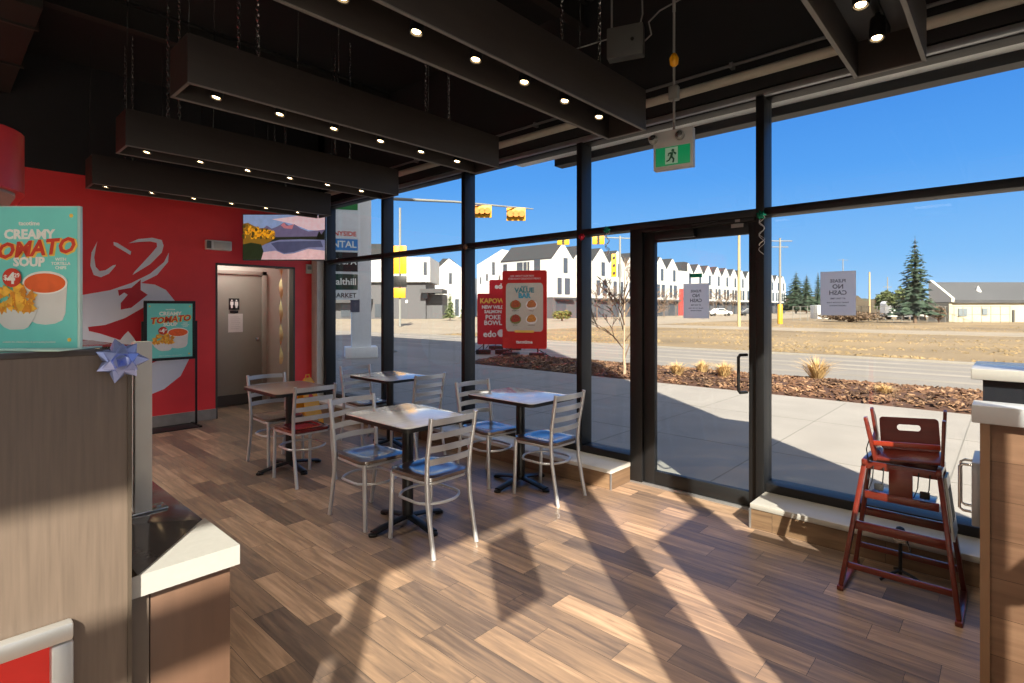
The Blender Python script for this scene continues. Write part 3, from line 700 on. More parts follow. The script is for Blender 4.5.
scr2('screen_reflection', screenmat('refl', '4d5272'), [(0.34, 0.64), (0.42, 0.6), (0.95, 0.58), (0.98, 0.72), (0.8, 0.73), (0.62, 0.83), (0.5, 0.86), (0.42, 0.8)], 0.0026)
scr2('screen_cloud_mirror', screenmat('cloud2', 'dcb9bd'), [(0.22, 0.84), (0.4, 0.8), (0.5, 0.88), (0.62, 0.86), (0.8, 0.76), (1, 0.8), (1, 1), (0.22, 1)], 0.003)
scr2('screen_shore', screenmat('shore', '2a2d22', 0.4), [(0.3, 0.5), (1, 0.48), (1, 0.56), (0.7, 0.545), (0.45, 0.56), (0.35, 0.6), (0.2, 0.7)], 0.0034)
scr2('screen_pines', screenmat('pines', '12180f', 0.3), [(0.9, 0.5), (0.93, 0.36), (0.96, 0.44), (1, 0.33), (1, 0.56), (0.9, 0.55)], 0.0036)
scr2('screen_trees', screenmat('trees', '7c5a1c', 0.6), [(0, 0.2), (0.06, 0.18), (0.12, 0.24), (0.2, 0.3), (0.28, 0.3), (0.36, 0.4), (0.4, 0.5), (0.33, 0.6), (0.2, 0.72), (0, 0.75)], 0.004)
scr2('screen_autumn_trees', screenmat('trees2', 'd08a1a', 0.7), [(0.1, 0.3), (0.2, 0.34), (0.28, 0.34), (0.36, 0.44), (0.36, 0.5), (0.1, 0.5)], 0.0046)
tb = [MB(), MB(), MB()]
for i in range(110):
    u = rnd.uniform(0, .38); v = rnd.uniform(.2 + u * .45, .52); q = rnd.uniform(.008, .02)
    tb[i % 3].prism([((a_ - 0.5) * sx, (0.5 - b_) * sz) for a_, b_ in ell(u, v, q, q * 2.2, 7)], -.0062 - i * .00001, -.006 - i * .00001, 'y')
for b_, c_ in zip(tb, ('e0a020', 'a8701a', '4a3a16')): b_.build('screen_tree_crowns', screenmat('crown' + c_, c_, .5), pic, smooth=0)['kind'] = 'stuff'
scr2('screen_bank', screenmat('bank', '23301a', 0.4), [(0, 0.66), (0.1, 0.62), (0.22, 0.66), (0.25, 0.82), (0.22, 1), (0, 1)], 0.0046)

# thermostat, door notices, streamer
p = onY(308.5, 269, WY)
MB_ = MB().box(p.x - 0.045, p.x + 0.045, WY - 0.03, WY, p.z - 0.07, p.z + 0.07, 0.006); o = MB_.build('wall_thermostat', WHITE)
tag(o, 'small white sensor box on the narrow red strip below the television', 'thermostat')
MB().box(p.x - 0.03, p.x + 0.03, WY - 0.033, WY - 0.03, p.z - 0.01, p.z + 0.04).build('cover', GREYBOX, o, smooth=0)
q = onY(234, 304, 8.64)
t = thing('restroom_sign', 'small black restroom sign with two white figures on the taupe door', 'sign', (q.x, 8.64, q.z))
MB().box(-0.075, 0.075, -0.006, -0.0005, -0.085, 0.085, 0.002).build('plate', mat('sign_black', '1b1a18', 0.4), t)
MB().box(-0.06, 0.06, -0.006, -0.0005, -0.135, -0.1, 0.002).build('lower_plate', mat('sign_black', '1b1a18', 0.4), t)
for s in (-1, 1):
    b = MB(); x = s * 0.033
    b.prism(ell(x, 0.053, 0.012, 0.012, 14), -0.008, -0.006, 'y'); 
    b.prism([(x - 0.022, 0.036), (x + 0.022, 0.036), (x + 0.024, -0.01), (x + 0.016 + 0.006 * (s > 0), -0.012), (x + 0.011, -0.062), (x - 0.011, -0.062), (x - 0.016 - 0.006 * (s > 0), -0.012), (x - 0.024, -0.01)], -0.008, -0.006, 'y')
    b.build('figure', INKW, t, smooth=0)
q = onY(235.5, 323, 8.64)
t = thing('door_notice', 'white paper notice taped under the restroom sign', 'notice', (q.x, 8.64, q.z))
MB().box(-0.105, 0.105, -0.003, -0.0005, -0.14, 0.14).build('paper_sheet', WHITE, t, smooth=0)
b = MB()
for i in range(7): b.box(-0.075, 0.05 + 0.02 * (i % 2), -0.0036, -0.003, 0.09 - i * 0.03, 0.094 - i * 0.03)
b.build('print', GREYBOX, t, smooth=0)
q = onY(281, 268, 8.2); 
t = thing('hanging_streamer', 'pale yellow paper streamer hanging on a black clip inside the lobby', 'streamer', (q.x, 8.2, 0))
MB().box(-0.075, 0.075, -0.03, 0.03, q.z - 0.015, q.z + 0.02, 0.003).tube([(0, 0, q.z + 0.02), (0.0, 0.05, 2.5)], 0.006, 6).build('clip', TEDGE, t)
b = MB(); rows = []
for i in range(30):
    z = q.z - 0.02 - i * 0.05; a = i * 0.45; w = 0.028
    rows.append([b.bm.verts.new((w * math.cos(a) + 0.006 * math.sin(i), w * math.sin(a), z)), b.bm.verts.new((-w * math.cos(a) + 0.006 * math.sin(i), -w * math.sin(a), z))])
for i in range(29): b.bm.faces.new((rows[i][0], rows[i][1], rows[i + 1][1], rows[i + 1][0]))
b.build('paper_strip', mat('pale_yellow_paper', 'e6d8a0', 0.6, var=0.2, scale=5), t, smooth=60)

# ---------------------------------------------------------------- poster art
def soup_poster(root, w, h, M, dark_frame=False):
    """M: origin at sheet centre, x right, y up, z toward the viewer (root frame)"""
    def pr(name, m, pts, d):
        return MB().prism([(x * w, y * h) for x, y in pts], d, d + 0.0005, 'z', M=M).build(name, m, root, smooth=0)
    pr('printed_sheet', TEAL, [(-.5, -.5), (.5, -.5), (.5, .5), (-.5, .5)], 0.0006)
    def tx(s, x, y, size, m, d=0.0016, bold=0.0, shear=0.0, rot=0.0, sp=1.0, nm='lettering'):
        return text(nm, s, size * h, m, root, M @ Matrix.Translation((x * w, y * h, d)) @ Matrix.Rotation(R_(rot), 4, 'Z'), 0.0002, bold * h, shear, sp)
    tx('tacotime', 0, .385, .042, INKW, bold=.001)
    tx('CREAMY', 0, .305, .092, INKW, bold=.004)
    tx('TOMATO', 0.012, .195, .15, INKY, 0.0020, bold=.010, shear=.25, rot=5)
    tx('TOMATO', 0, .20, .15, INKR, 0.0028, bold=.005, shear=.25, rot=5)
    tx('SOUP', 0, .11, .088, INKW, 0.0022, bold=.004)
    tx('WITH\nTORTILLA\nCHIPS', .33, .10, .03, INKW, bold=.0006)
    pr('soup_bowl', BOWLP, [(-.06, -.04), (-.045, -.25), (0, -.30), (.08, -.325), (.17, -.333), (.27, -.325), (.35, -.30), (.38, -.25), (.40, -.04)], 0.0016)
    pr('bowl_rim', INKW, ell(.17, -.035, .235, .082), 0.0022)
    pr('soup_surface', SOUP, ell(.17, -.038, .215, .069), 0.0028)
    pr('chip_bowl', BOWLP, [(-.40, -.215), (.11, -.205), (.06, -.29), (.0, -.35), (-.05, -.365), (-.19, -.368), (-.25, -.35), (-.34, -.29)], 0.0034)
    rn = random.Random(9); c1 = MB(); c2 = MB()
    for i in range(70):
        x = rn.uniform(-.36, .08); y = rn.uniform(-.225, -.14 + .11 * (1 - abs(x + .15) / .23)); a = rn.uniform(0, 6.28); s = rn.uniform(.03, .065)
        pts = [((x + s * math.cos(a + k * 2.09)) * w, (y + s * 0.8 * math.sin(a + k * 2.09)) * h) for k in range(3)]
        (c1 if i % 3 else c2).prism(pts, 0.004 + i * 0.00002, 0.0044 + i * 0.00002, 'z', M=M)
    c1.build('tortilla_chips', CHIPY, root, smooth=0); c2.build('browned_chips', CHIPB, root, smooth=0)
    pr('price_badge', INKR, ell(-.16, .0, .098, .098 * w / h), 0.0056)
    tx('$', -.225, .0, .05, INKW, 0.0064, bold=.001); tx('4', -.165, -.008, .11, INKW, 0.0064, bold=.004); tx('29', -.105, .015, .04, INKW, 0.0064, bold=.001)
    tx('available for a limited time at participating locations', 0, -.455, .018, INKW)
    for sx_, sy_ in ((.44, .44), (.42, -.44), (-.44, .44), (-.42, -.44)): pr('corner_spark', INKY, ell(sx_, sy_, .022, .022 * w / h, 6), 0.0016)
# poster stand by the red wall
t = thing('poster_stand', 'black floor stand holding a teal tomato soup poster before the red wall', 'poster stand', (2.02, 7.55, 0))
bx0, bx1, bz0, bz1 = 1.765, 2.275, 0.855, 1.555
b = MB(); YS = 7.55
for q in ((bx0 - .02, bx1 + .02, YS - .012, YS + .012, bz1 - .02, bz1 + .012), (bx0 - .02, bx1 + .02, YS - .012, YS + .012, bz0 - .012, bz0 + .02), (bx0 - .02, bx0 + .012, YS - .012, YS + .012, bz0, bz1), (bx1 - .012, bx1 + .02, YS - .012, YS + .012, bz0, bz1)): b.box(*q, 0.002)
b.build('frame', TEDGE, t, True)
MB().box(bx0, bx1, YS - .004, YS + .006, bz0, bz1).build('backing_board', TEDGE, t, True)
b = MB()
for x in (bx0 - .03, bx1 + .035): b.box(x - .011, x + .011, YS + .0, YS + .022, 0.02, 1.32, 0.002)
b.build('upright', TEDGE, t, True)
b = MB()
for x in (bx0 - .03, bx1 + .035): b.box(x - .015, x + .015, YS - .17, YS + .17, 0, 0.02, 0.003)
b.box(bx0 - .03, bx1 + .035, YS - .16, YS + .17, 0.0, 0.012, 0.002); b.build('base', TEDGE, t, True)
soup_poster(t, bx1 - bx0 - .02, bz1 - bz0 - .03, frameM(Vector(((bx0 + bx1) / 2, YS - .0045, (bz0 + bz1) / 2)) - t.location, (1, 0, 0), (0, 0, 1)))

# ================================================================ LEFT COUNTER
PY = 1.36; PZ = 1.397
t = thing('service_cabinet', 'tall grey-brown wood grain cabinet filling the lower left', 'cabinet', (-0.4, PY, 0))
MB().box(-1.6, 0.29, PY, PY + 0.38, 0.0, PZ - 0.012, 0.002).build('body', OAKG, t, True)
MB().box(-1.6, 0.292, PY - 0.002, PY + 0.385, PZ - 0.012, PZ, 0.002).build('top_cap', DARKTOP, t, True)
MB().box(0.2855, 0.2925, PY - 0.003, PY + 0.003, 0.0, PZ - 0.012).build('edge_strip', mat('dark_edging', '4c4238', 0.5), t, True)
t = thing('counter', 'low counter with dark top and white triangular front corner', 'counter', (0.4, 1.6, 0))
MB().prism([(0.31, 1.39), (0.515, 1.63), (0.515, 3.2), (-1.5, 3.2), (-1.5, 1.76), (0.31, 1.76)], 0.862, 0.90, bev=0.002).build('countertop', DARKTOP, t, True)
MB().prism([(0.294, 1.383), (0.519, 1.383), (0.519, 1.6325), (0.3105, 1.3865)], 0.855, 0.902).build('white_corner', QUARTZ, t, True)  # white front corner meets the dark top along a diagonal
MB().box(0.337, 0.505, 1.405, 3.18, 0.0, 0.86, 0.002).build('cabinet_side', mat('brown_laminate', '62493a', 0.45, var=0.06, scale=4, stretch=(10, 10, 1)), t, True)
MB().box(0.296, 0.334, 1.40, 1.5, 0.0, 0.86, 0.001).build('filler_strip', mat('grey_filler', '5e5248', 0.5), t, True)
t = thing('partition_post', 'pale steel post bolted on the dark countertop, beside the wood cabinet', 'post', (0.415, 1.815, 0.9))
MB().box(-0.021, 0.021, -0.02, 0.02, 0, 0.485, 0.003).build('post', mat('pale_steel', 'cfcac0', 0.4, 0.1), t)
MB().box(-0.036, 0.06, -0.026, 0.03, 0.001, 0.006, 0.001).build('foot_plate', CHROME, t)
MB().lathe([(0.006, 0), (0.006, 0.006)], c=(0.042, 0.0, 0.005), n=8).build('bolt', CHROME, t)
MB().box(-1.4, -0.024, -0.004, 0.004, 0.02, 0.45).build('divider_panel', mat('smoked_panel', '1a1b1e', 0.1, coat=0.5), t)

# framed red poster on the cabinet
t = thing('framed_poster', 'silver snap frame holding a red poster, low on the wood cabinet', 'poster frame', (0.0, PY, 0.6))
fx0, fx1, fz0, fz1 = -0.30, 0.194, 0.15, 0.873
for q in ((fx0, fx1, fz1 - .035, fz1), (fx0, fx1, fz0, fz0 + .035), (fx0, fx0 + .035, fz0 + .036, fz1 - .036), (fx1 - .035, fx1, fz0 + .036, fz1 - .036)):
    MB().box(q[0], q[1], PY - .028, PY - .001, q[2], q[3], 0.006).build('frame_rail', mat('bright_silver', 'c9c9c8', 0.3, 0.5), t, True)
MB().box(fx0 + .033, fx1 - .033, PY - .012, PY - .001, fz0 + .033, fz1 - .033).build('poster_sheet', mat('red_poster', 'e8332e', 0.25), t, True)

# counter-top poster (big)
WP, HP = 0.190, 0.280; tdir = Vector((FY, -FX, 0))
pr0 = Vector((0.2035, 1.362, PZ))
pc = pr0 - tdir * (WP / 2) + Vector((0, 0, HP / 2 + 0.003)); 
rz = math.atan2(tdir.y, tdir.x)
t = thing('counter_poster', 'large teal tomato soup poster in a clear holder on the wood cabinet', 'poster', (pc.x, pc.y, PZ), rz)
ACR = mat('clear_acrylic_edge', 'b9d8d2', 0.1, var=0.02)
MB().box(-WP / 2 - .003, WP / 2 + .004, 0.0, 0.008, 0.001, HP + .006, 0.001).build('holder', ACR, t)
MB().box(-WP / 2 - .003, WP / 2 + .004, -0.05, 0.06, 0.0005, 0.004, 0.001).build('holder_foot', ACR, t)
soup_poster(t, WP, HP, frameM((0, 0.0, HP / 2 + 0.003), (1, 0, 0), (0, 0, 1)))

# gift bow
def star_bow(loc, r, m, label, facing, name='gift_bow', curls=0, cm=None):
    """facing: unit vector the bow looks along"""
    f = Vector(facing).normalized(); u = Vector((0, 0, 1)); x = u.cross(f).normalized()
    t = thing(name, label, 'bow', loc)
    M = frameM((0, 0, 0), x, u); rn = random.Random(int(loc[0] * 1000)); b = MB()
    for ring, (n, rr, h, ph) in enumerate(((7, 1.0, 0.25, 0), (6, 0.72, 0.5, 25), (4, 0.42, 0.75, 10))):
        for k in range(n):
            a = R_(360 * k / n + ph); L = r * rr * rn.uniform(0.9, 1.08); wd = r * 0.27
            ca, sa = math.cos(a), math.sin(a)
            def pt(al, ac, z): return M @ Vector((al * ca - ac * sa, al * sa + ac * ca, z))
            v = [b.bm.verts.new(pt(*q)) for q in ((0, -wd * .3, 0.0), (0, wd * .3, 0.0), (L * .62, wd, r * h * .45), (L * .62, -wd, r * h * .45), (L, 0, r * (h * .7 + .05)), (L * .45, wd * .8, r * (h + .25)), (L * .45, -wd * .8, r * (h + .25)), (0, 0, r * h * .8))]
            for q in ((0, 1, 2, 3), (3, 2, 4), (4, 2, 5), (4, 3, 6), (4, 5, 6), (5, 6, 7), (2, 1, 7, 5), (3, 6, 7, 0)): 
                try: b.bm.faces.new([v[i] for i in q])
                except ValueError: pass
    b.build('loops', m, t, smooth=0)
    for c in range(curls):
        pts = []; s0 = rn.uniform(-.3, .3) * r
        for k in range(40):
            pts.append(M @ Vector((s0 + 0.018 * math.sin(k * 0.45 + c * 2), -k * 0.0056 * (1 + .3 * c), 0.006 + 0.008 * math.cos(k * .55))))
        MB().tube(pts, 0.002, 4, flat=(0.004, 0.0012)).build('curled_ribbon', cm or m, t)
    return t
star_bow((0.272, 1.352, 1.372), 0.046, BLUEB, 'shiny lavender blue gift bow stuck on the wood cabinet edge', (-.15, -1, .05))
for x, y, m, lb, nc in ((582, 237, REDB, 'small red star bow on the window frame crossing', 0), (466, 247, BRB, 'small copper star bow on the window mullion left of the red one', 0),
                    (607, 230, GREENB, 'small green bow with curled ribbon left of the door frame top', 2), (761, 215, GREENB, 'green bow with long silver curls at the top right corner of the door', 2)):
    pp = onX(x, y, MX - 0.012); star_bow(tuple(pp), 0.038, m, lb, (-1, -.1, 0), curls=nc, cm=mat('silver_ribbon', 'd8dadb', .3, .2))

# red rounded fascia
t = thing('menu_canopy', 'round-cornered red canopy with grey underside hanging at far left', 'canopy', (-0.3, 4.2, 2.13))
def rc(x0, x1, y0, y1, r): return rrect(x0, x1, y0, y1, r, 8)
MB().prism(rc(-2.2, 0.39, 3.9, 5.2, 0.35), 2.135, 2.47).build('red_band', REDD, t, True)
MB().prism(rc(-2.16, 0.35, 3.94, 5.16, 0.32), 2.12, 2.136).build('underside', GREYBOX, t, True)
MB().tube([(0.17, 4.1, 1.2), (0.17, 4.1, 2.12)], 0.012, 8).build('support_rod', CHROME, t, True)
MB().box(-1.9, 0.12, 4.15, 4.2, 1.95, 2.12, 0.004).build('mirror_panel', mat('mirror_panel', '7a807f', 0.12, 0.6), t, True)
MB().box(-2.0, 0.2, 4.0, 5.0, 0.0, 1.2, 0.01).build('base_cabinet', OAKG, t, True)
for x, y in ((-1.9, 4.5), (0.1, 4.5)): MB().tube([(x, y, 2.46), (x, y, CH)], 0.01, 6).build('hanger_rod', FRAME, t, True)

# ================================================================ RIGHT COUNTER
t = thing('order_counter', 'tall counter of brown plank tiles with white top at right edge', 'counter', (2.8, -0.3, 0))
MB().box(2.52, 2.60, FYW + 0.03, 0.075, 0.0, 1.075, 0.002).build('plank_front', CTILE, t, True)
MB().box(2.508, 2.522, 0.052, 0.078, 0.0, 1.075).build('corner_trim', mat('tan_trim', '86674c', 0.4), t, True)
MB().box(2.49, 2.63, FYW + 0.03, 0.10, 1.078, 1.14, 0.004).build('white_top', mat('white_top_surface', 'b4b8bd', 0.3), t, True)
t = thing('rear_counter', 'higher dark-fronted counter with white top behind the plank tile counter', 'counter', (3.2, -0.3, 0))
MB().box(3.03, 3.42, FYW + 0.03, 0.085, 0.0, 1.176, 0.002).build('dark_body', mat('dark_glossy_panel', '23262c', 0.12, coat=0.5), t, True)
MB().box(3.0, 3.45, FYW + 0.03, 0.122, 1.178, 1.224, 0.004).build('white_top', QUARTZ, t, True)
t = thing('steel_cabinet', 'grey steel box with wire handles hung on the side of the dark-fronted counter', 'cabinet', (3.25, 0.10, 0.5))
MB().box(3.12, 3.40, 0.086, 0.125, 0.52, 0.80, 0.004).build('body', mat('steel_grey', '9aa0a6', 0.35, 0.4), t, True)
for x in (3.2, 3.3):
    MB().tube([(x, 0.123, 0.77), (x, 0.155, 0.77), (x, 0.17, 0.76), (x, 0.17, 0.57), (x, 0.155, 0.56), (x, 0.123, 0.56)], 0.006, 8).build('wire_handle', CHROME, t, True)

# ================================================================ HIGH CHAIR
# local: x = depth (away from the room), y = width; built in world coordinates
t = thing('high_chair', 'mahogany wooden restaurant high chair standing by the window ledge', 'high chair', (3.45, 0.41, 0))
def bar(b, p, q, w, d, side=Vector((0, 1, 0))):
    """rectangular bar from p to q, w wide along 'side', d thick"""
    p = Vector(p); q = Vector(q); z = (q - p).normalized(); s = (side - z * side.dot(z)).normalized(); n = z.cross(s)
    L = (q - p).length; M = Matrix.Identity(4)
    for i in range(3): M[i][0] = s[i]; M[i][1] = n[i]; M[i][2] = z[i]; M[i][3] = p[i]
    b.box(-w / 2, w / 2, -d / 2, d / 2, 0, L, min(w, d) * 0.18, M=M)
FL, FR = 0.655, 0.175      # foot positions along Y
TL, TR = 0.565, 0.255      # top positions along Y
xf, xb = 3.27, 3.64; xft, xbt = 3.37, 3.54; ZT = 0.67
for yb, yt in ((FL, TL), (FR, TR)):
    for xx, xt in ((xf, xft), (xb, xbt)):
        b = MB(); bar(b, (xx, yb, 0.022), (xt, yt, ZT), 0.022, 0.036); b.build('leg', MAHOG, t, True)
    b = MB(); bar(b, (xf - 0.03, yb, 0.012), (xb + 0.03, yb, 0.012), 0.03, 0.024); b.build('floor_runner', MAHOG, t, True)
    b = MB(); bar(b, (xft - 0.03, yt, ZT), (xbt + 0.03, yt, ZT), 0.024, 0.03); b.build('top_rail', MAHOG, t, True)
def lerp(z, a, c): return a + (c - a) * (z / ZT)
for z, h in ((0.13, 0.03), (0.34, 0.045), (0.655, 0.04)):
    for f, ft, nm in ((xf, xft, 'front_rail'), (xb, xbt, 'back_rail')):
        x = lerp(z, f, ft); b = MB(); bar(b, (x, lerp(z, FR, TR) + 0.005, z), (x, lerp(z, FL, TL) - 0.005, z), h, 0.018, Vector((0, 0, 1))); b.build(nm, MAHOG, t, True)
b = MB(); b.box(3.40, 3.55, 0.275, 0.545, 0.49, 0.505, 0.004); b.build('seat_board', MAHOG, t, True)
b = MB(); bar(b, (xft - 0.005, TR, 0.50), (xft - 0.005, TL, 0.50), 0.04, 0.018, Vector((0, 0, 1))); b.build('seat_rail', MAHOG, t, True)
b = MB(); b.box(xft - 0.012, xft + 0.0, 0.36, 0.46, 0.5, 0.655, 0.003); b.build('crotch_panel', MAHOG, t, True)
for y in (0.29, 0.335, 0.48, 0.525):
    b = MB().tube([(xft - .014, y, 0.655), (xft - .02, y + .004, 0.58), (xft - .016, y + .02, 0.53)], 0.01, 6, flat=(0.002, 0.011)); b.build('strap', WEB, t, True)
for y in (0.31, 0.5): MB().box(xft - .032, xft - .016, y - .02, y + .02, 0.535, 0.57, 0.004).build('buckle', WEB, t, True)
b = MB()
# side panel: white lacquered guard with slots, on the right side
SPM = Matrix.Translation((0, 0.235, 0.65)) @ Matrix.Rotation(R_(-6.8), 4, 'X')
b.prism([(3.385, -0.005), (3.525, -0.005), (3.555, -0.30), (3.355, -0.30)], -0.005, 0.005, 'y', M=SPM); b.build('side_panel', mat('pale_lacquer', 'bcbab4', 0.3), t, True)
for x in (3.415, 3.455, 3.495): MB().box(x - 0.012, x + 0.012, -0.0065, -0.005, -0.22, -0.06, M=SPM).build('side_slot', TEDGE, t, True)
setl(t.children[-1], 'dark slot')

# booster seat resting on the high chair
t = thing('booster_seat', 'red-brown wooden booster seat lying tilted on top of the high chair', 'booster seat', (3.46, 0.385, ZT + 0.034), R_(3)); t.scale = (.9, .86, .92); t.rotation_euler = (R_(-4), R_(-3), R_(3))
TM = Matrix.Rotation(R_(-9), 4, 'Y') @ Matrix.Rotation(R_(-3), 4, 'X')
b = MB(); b.box(-0.12, 0.12, -0.165, 0.165, 0.0, 0.016, 0.004, M=Matrix.Translation((0, 0, 0.0))); b.build('seat_board', MAHOG, t)
b = MB()
out = rrect(-0.15, 0.15, 0.02, 0.21, 0.02, 4); ho = rrect(-0.06, 0.06, 0.135, 0.17, 0.016, 5)
# back panel with a hand hole: ring of quads between outer and inner outlines
def holed(b, outer, inner, d0, d1, M):
    n = len(outer); 
    def ring(pts, d): return [b.bm.verts.new(M @ Vector((d, p[0], p[1]))) for p in pts]
    oa, ob, ia, ib = ring(outer, d0), ring(outer, d1), ring(inner, d0), ring(inner, d1)
    for k in range(n):
        l = (k + 1) % n
        b.bm.faces.new((oa[k], oa[l], ia[l], ia[k])); b.bm.faces.new((ob[l], ob[k], ib[k], ib[l]))
        b.bm.faces.new((oa[l], oa[k], ob[k], ob[l])); b.bm.faces.new((ia[k], ia[l], ib[l], ib[k]))
holed(b, rrect(-0.15, 0.15, 0.015, 0.20, 0.02, 4), rrect(-0.06, 0.06, 0.125, 0.16, 0.016, 4), -0.008, 0.008, Matrix.Translation((0.10, 0, 0)) @ Matrix.Rotation(R_(14), 4, 'Y'))
b.build('backrest', MAHOG, t)
for s in (-1, 1):
    b = MB(); M = Matrix.Translation((0, s * 0.16, 0)) @ Matrix.Rotation(s * R_(-6), 4, 'X')
    lo = -0.0
    b.prism([(-0.13, lo), (0.13, lo), (0.18, 0.19), (0.15, 0.25), (0.12, 0.245), (0.09, 0.12), (-0.08, 0.09), (-0.13, 0.25), (-0.16, 0.25), (-0.165, 0.24)], -0.009, 0.009, 'y', 0.003, M=M); b.build('side_panel', MAHOG, t)
b = MB(); bar(b, (-0.125, -0.16, 0.10), (-0.125, 0.16, 0.10), 0.026, 0.016, Vector((0, 0, 1))); b.build('front_bar', mat('bright_mahogany', '94321e', 0.3, var=0.1, coat=0.5), t)
b = MB().tube([(-0.05, 0.175, 0.14), (-0.08, 0.205, 0.05), (-0.07, 0.20, -0.05), (-0.06, 0.215, -0.13)], 0.008, 6, flat=(0.002, 0.01)); b.build('strap', WEB, t)

# small tripod on the floor behind the high chair
t = thing('tripod_stand', 'small black tripod with a silver clamp on the floor behind the high chair', 'tripod', (3.60, 0.44, 0))
for a in (20, 140, 260): MB().tube([(0, 0, 0.05), (0.06 * math.cos(R_(a)), 0.06 * math.sin(R_(a)), 0.035), (0.12 * math.cos(R_(a)), 0.12 * math.sin(R_(a)), 0.008)], 0.007, 6).build('leg', TEDGE, t)
MB().tube([(0, 0, 0.03), (0, 0, 0.25)], 0.009, 8).build('pole', TEDGE, t)
MB().box(-0.015, 0.02, -0.03, 0.03, 0.2, 0.235, 0.004).tube([(0, -0.03, 0.22), (0, -0.045, 0.16)], 0.006, 6).build('clamp', CHROME, t)
MB().lathe([(0.0, -0.02), (0.018, -0.012), (0.022, 0.0), (0.018, 0.012), (0.0, 0.02)], c=(0, 0, 0.27), n=12).build('ball_head', TEDGE, t)

# ================================================================ EXIT SIGN, SPEAKER BOX
ex = Vector((3.35, 1.0, 0)); 
p = onX(674, 150, 3.3)
t = thing('exit_sign', 'hanging green running-man exit sign with twin lamps above the door', 'exit sign', tuple(p), R_(-82)); t.scale = (.86, .9, .9)
MB().box(-0.15, 0.15, -0.03, 0.03, -0.14, 0.14, 0.006).build('housing', mat('sign_grey', 'b8b8b6', 0.4), t)
MB().box(-0.13, 0.13, -0.033, -0.029, -0.115, 0.02, 0.001).build('green_panel', GREENX, t)
MB().box(-0.055, 0.04, -0.036, -0.033, -0.105, 0.012).build('doorway_panel', mat('pale_green', '9fc8b0', 0.4, emit=0.1), t, smooth=0)
b = MB()
b.prism(ell(0.004, -0.012, 0.011, 0.011, 12), -0.038, -0.036, 'y')
for pts in ([(-0.012, -0.022), (0.008, -0.026), (0.0, -0.058), (-0.016, -0.054)], [(0.0, -0.052), (-0.014, -0.056), (0.004, -0.075), (-0.002, -0.098), (0.012, -0.1), (0.016, -0.072)], [(-0.016, -0.05), (-0.006, -0.06), (-0.022, -0.082), (-0.045, -0.09), (-0.045, -0.08), (-0.028, -0.074)], [(0.006, -0.026), (0.022, -0.046), (0.032, -0.036), (0.028, -0.03), (0.012, -0.02)], [(-0.01, -0.022), (-0.03, -0.026), (-0.036, -0.048), (-0.03, -0.05), (-0.024, -0.034), (-0.01, -0.034)]):
    b.prism(pts, -0.038, -0.036, 'y')
b.build('running_figure', mat('exit_dark_green', '0a5836', 0.4), t, smooth=0)
for s, x in ((-1, -0.145), (1, 0.06)):
    M = Matrix.Translation((x, -0.045, 0.085)) @ Matrix.Rotation(R_(70 + 10 * s), 4, 'X')
    l = MB().lathe([(0.018, -0.03), (0.032, -0.015), (0.034, 0.02), (0.030, 0.024)], n=14, M=M).build('emergency_lamp', GREYBOX, t)
    MB().lathe([(0.029, 0.022), (0.02, 0.027), (0.001, 0.028)], n=14, M=M).build('lens', CHROME, l)
MB().tube([(0, 0, 0.14), (0, 0, 1.0)], 0.009, 8).build('hanging_rod', GREYBOX, t)
MB().box(-0.035, 0.035, -0.03, 0.03, 0.36, 0.46, 0.005).build('junction_box', mat('jb_grey', '6f706e', 0.5), t)
MB().lathe([(0.01, 0.60), (0.03, 0.62), (0.035, 0.66), (0.02, 0.69), (0.01, 0.7)], n=12).build('yellow_swivel', YP, t)
MB().tube([(0, 0, 1.0), (0, 0, (CH - p.z) / .9 - .002)], 0.012, 8).build('ceiling_stem', GREYBOX, t)
p = onX(627, 43, 3.72)
t = thing('router_box', 'grey electrical box with dangling white cable fixed under the dark ceiling', 'electrical box', tuple(p), R_(-70))
MB().box(-0.15, 0.13, -0.05, 0.05, -0.12, 0.12, 0.008).build('housing', mat('box_grey', '5e5f5c', 0.5), t)
MB().lathe([(0.014, 0), (0.014, 0.006)], n=12, M=frameM((0.05, -0.05, 0.0), (1, 0, 0), (0, 0, 1))).build('lock', TEDGE, t)
MB().tube([(0.1, 0, 0.12), (0.12, 0.0, 0.2), (0.11, 0.0, 0.6)], 0.006, 6).tube([(-0.12, 0, 0.12), (-0.12, 0.0, CH - p.z - .001)], 0.008, 6).tube([(0.14, -0.02, -0.02), (0.19, -0.02, 0.02), (0.17, -0.02, 0.12), (0.25, 0.0, 0.2), (0.45, 0.05, 0.3)], 0.006, 6).tube([(-0.14, -0.02, 0.05), (-0.5, 0.0, 0.02), (-0.95, 0.03, 0.1)], 0.005, 6).build('cable', GREYBOX, t)

# posters on the glass, seen from behind
def back_poster(name, x0, x1, y0, y1, X, label, lines):
    a = onX(x0, y0, X); c = onX(x1, y1, X); w = abs(a.y - c.y); h = a.z - c.z
    t = thing(name, label, 'poster', (X, (a.y + c.y) / 2, (a.z + c.z) / 2), R_(-90))
    MB().box(-w / 2, w / 2, -0.002, 0.002, -h / 2, h / 2).build('paper_sheet', PAPERG, t, smooth=0)
    for s, y, size in lines:
        text('lettering', s, size * h, INKG, t, frameM((0, -0.0026, y * h), (1, 0, 0), (0, 0, 1)), 0.0003, size * h * .02, mirror=True)
    return t
LN = (('PLEASE', .28, .10), ('NO', .15, .14), ('CASH', .01, .14), ('AT THIS TIME', -.12, .05), ('THANK YOU FOR YOUR', -.21, .04), ('UNDERSTANDING', -.28, .04))
back_poster('window_poster', 820.5, 856, 272, 315.5, GX - 0.006, 'grey back of a paper poster on the big window, right of the door', LN)
t = back_poster('door_poster', 683.5, 709, 284, 318.5, MX + 0.036, 'grey back of a paper poster hanging on the glass door', LN)
hp = t
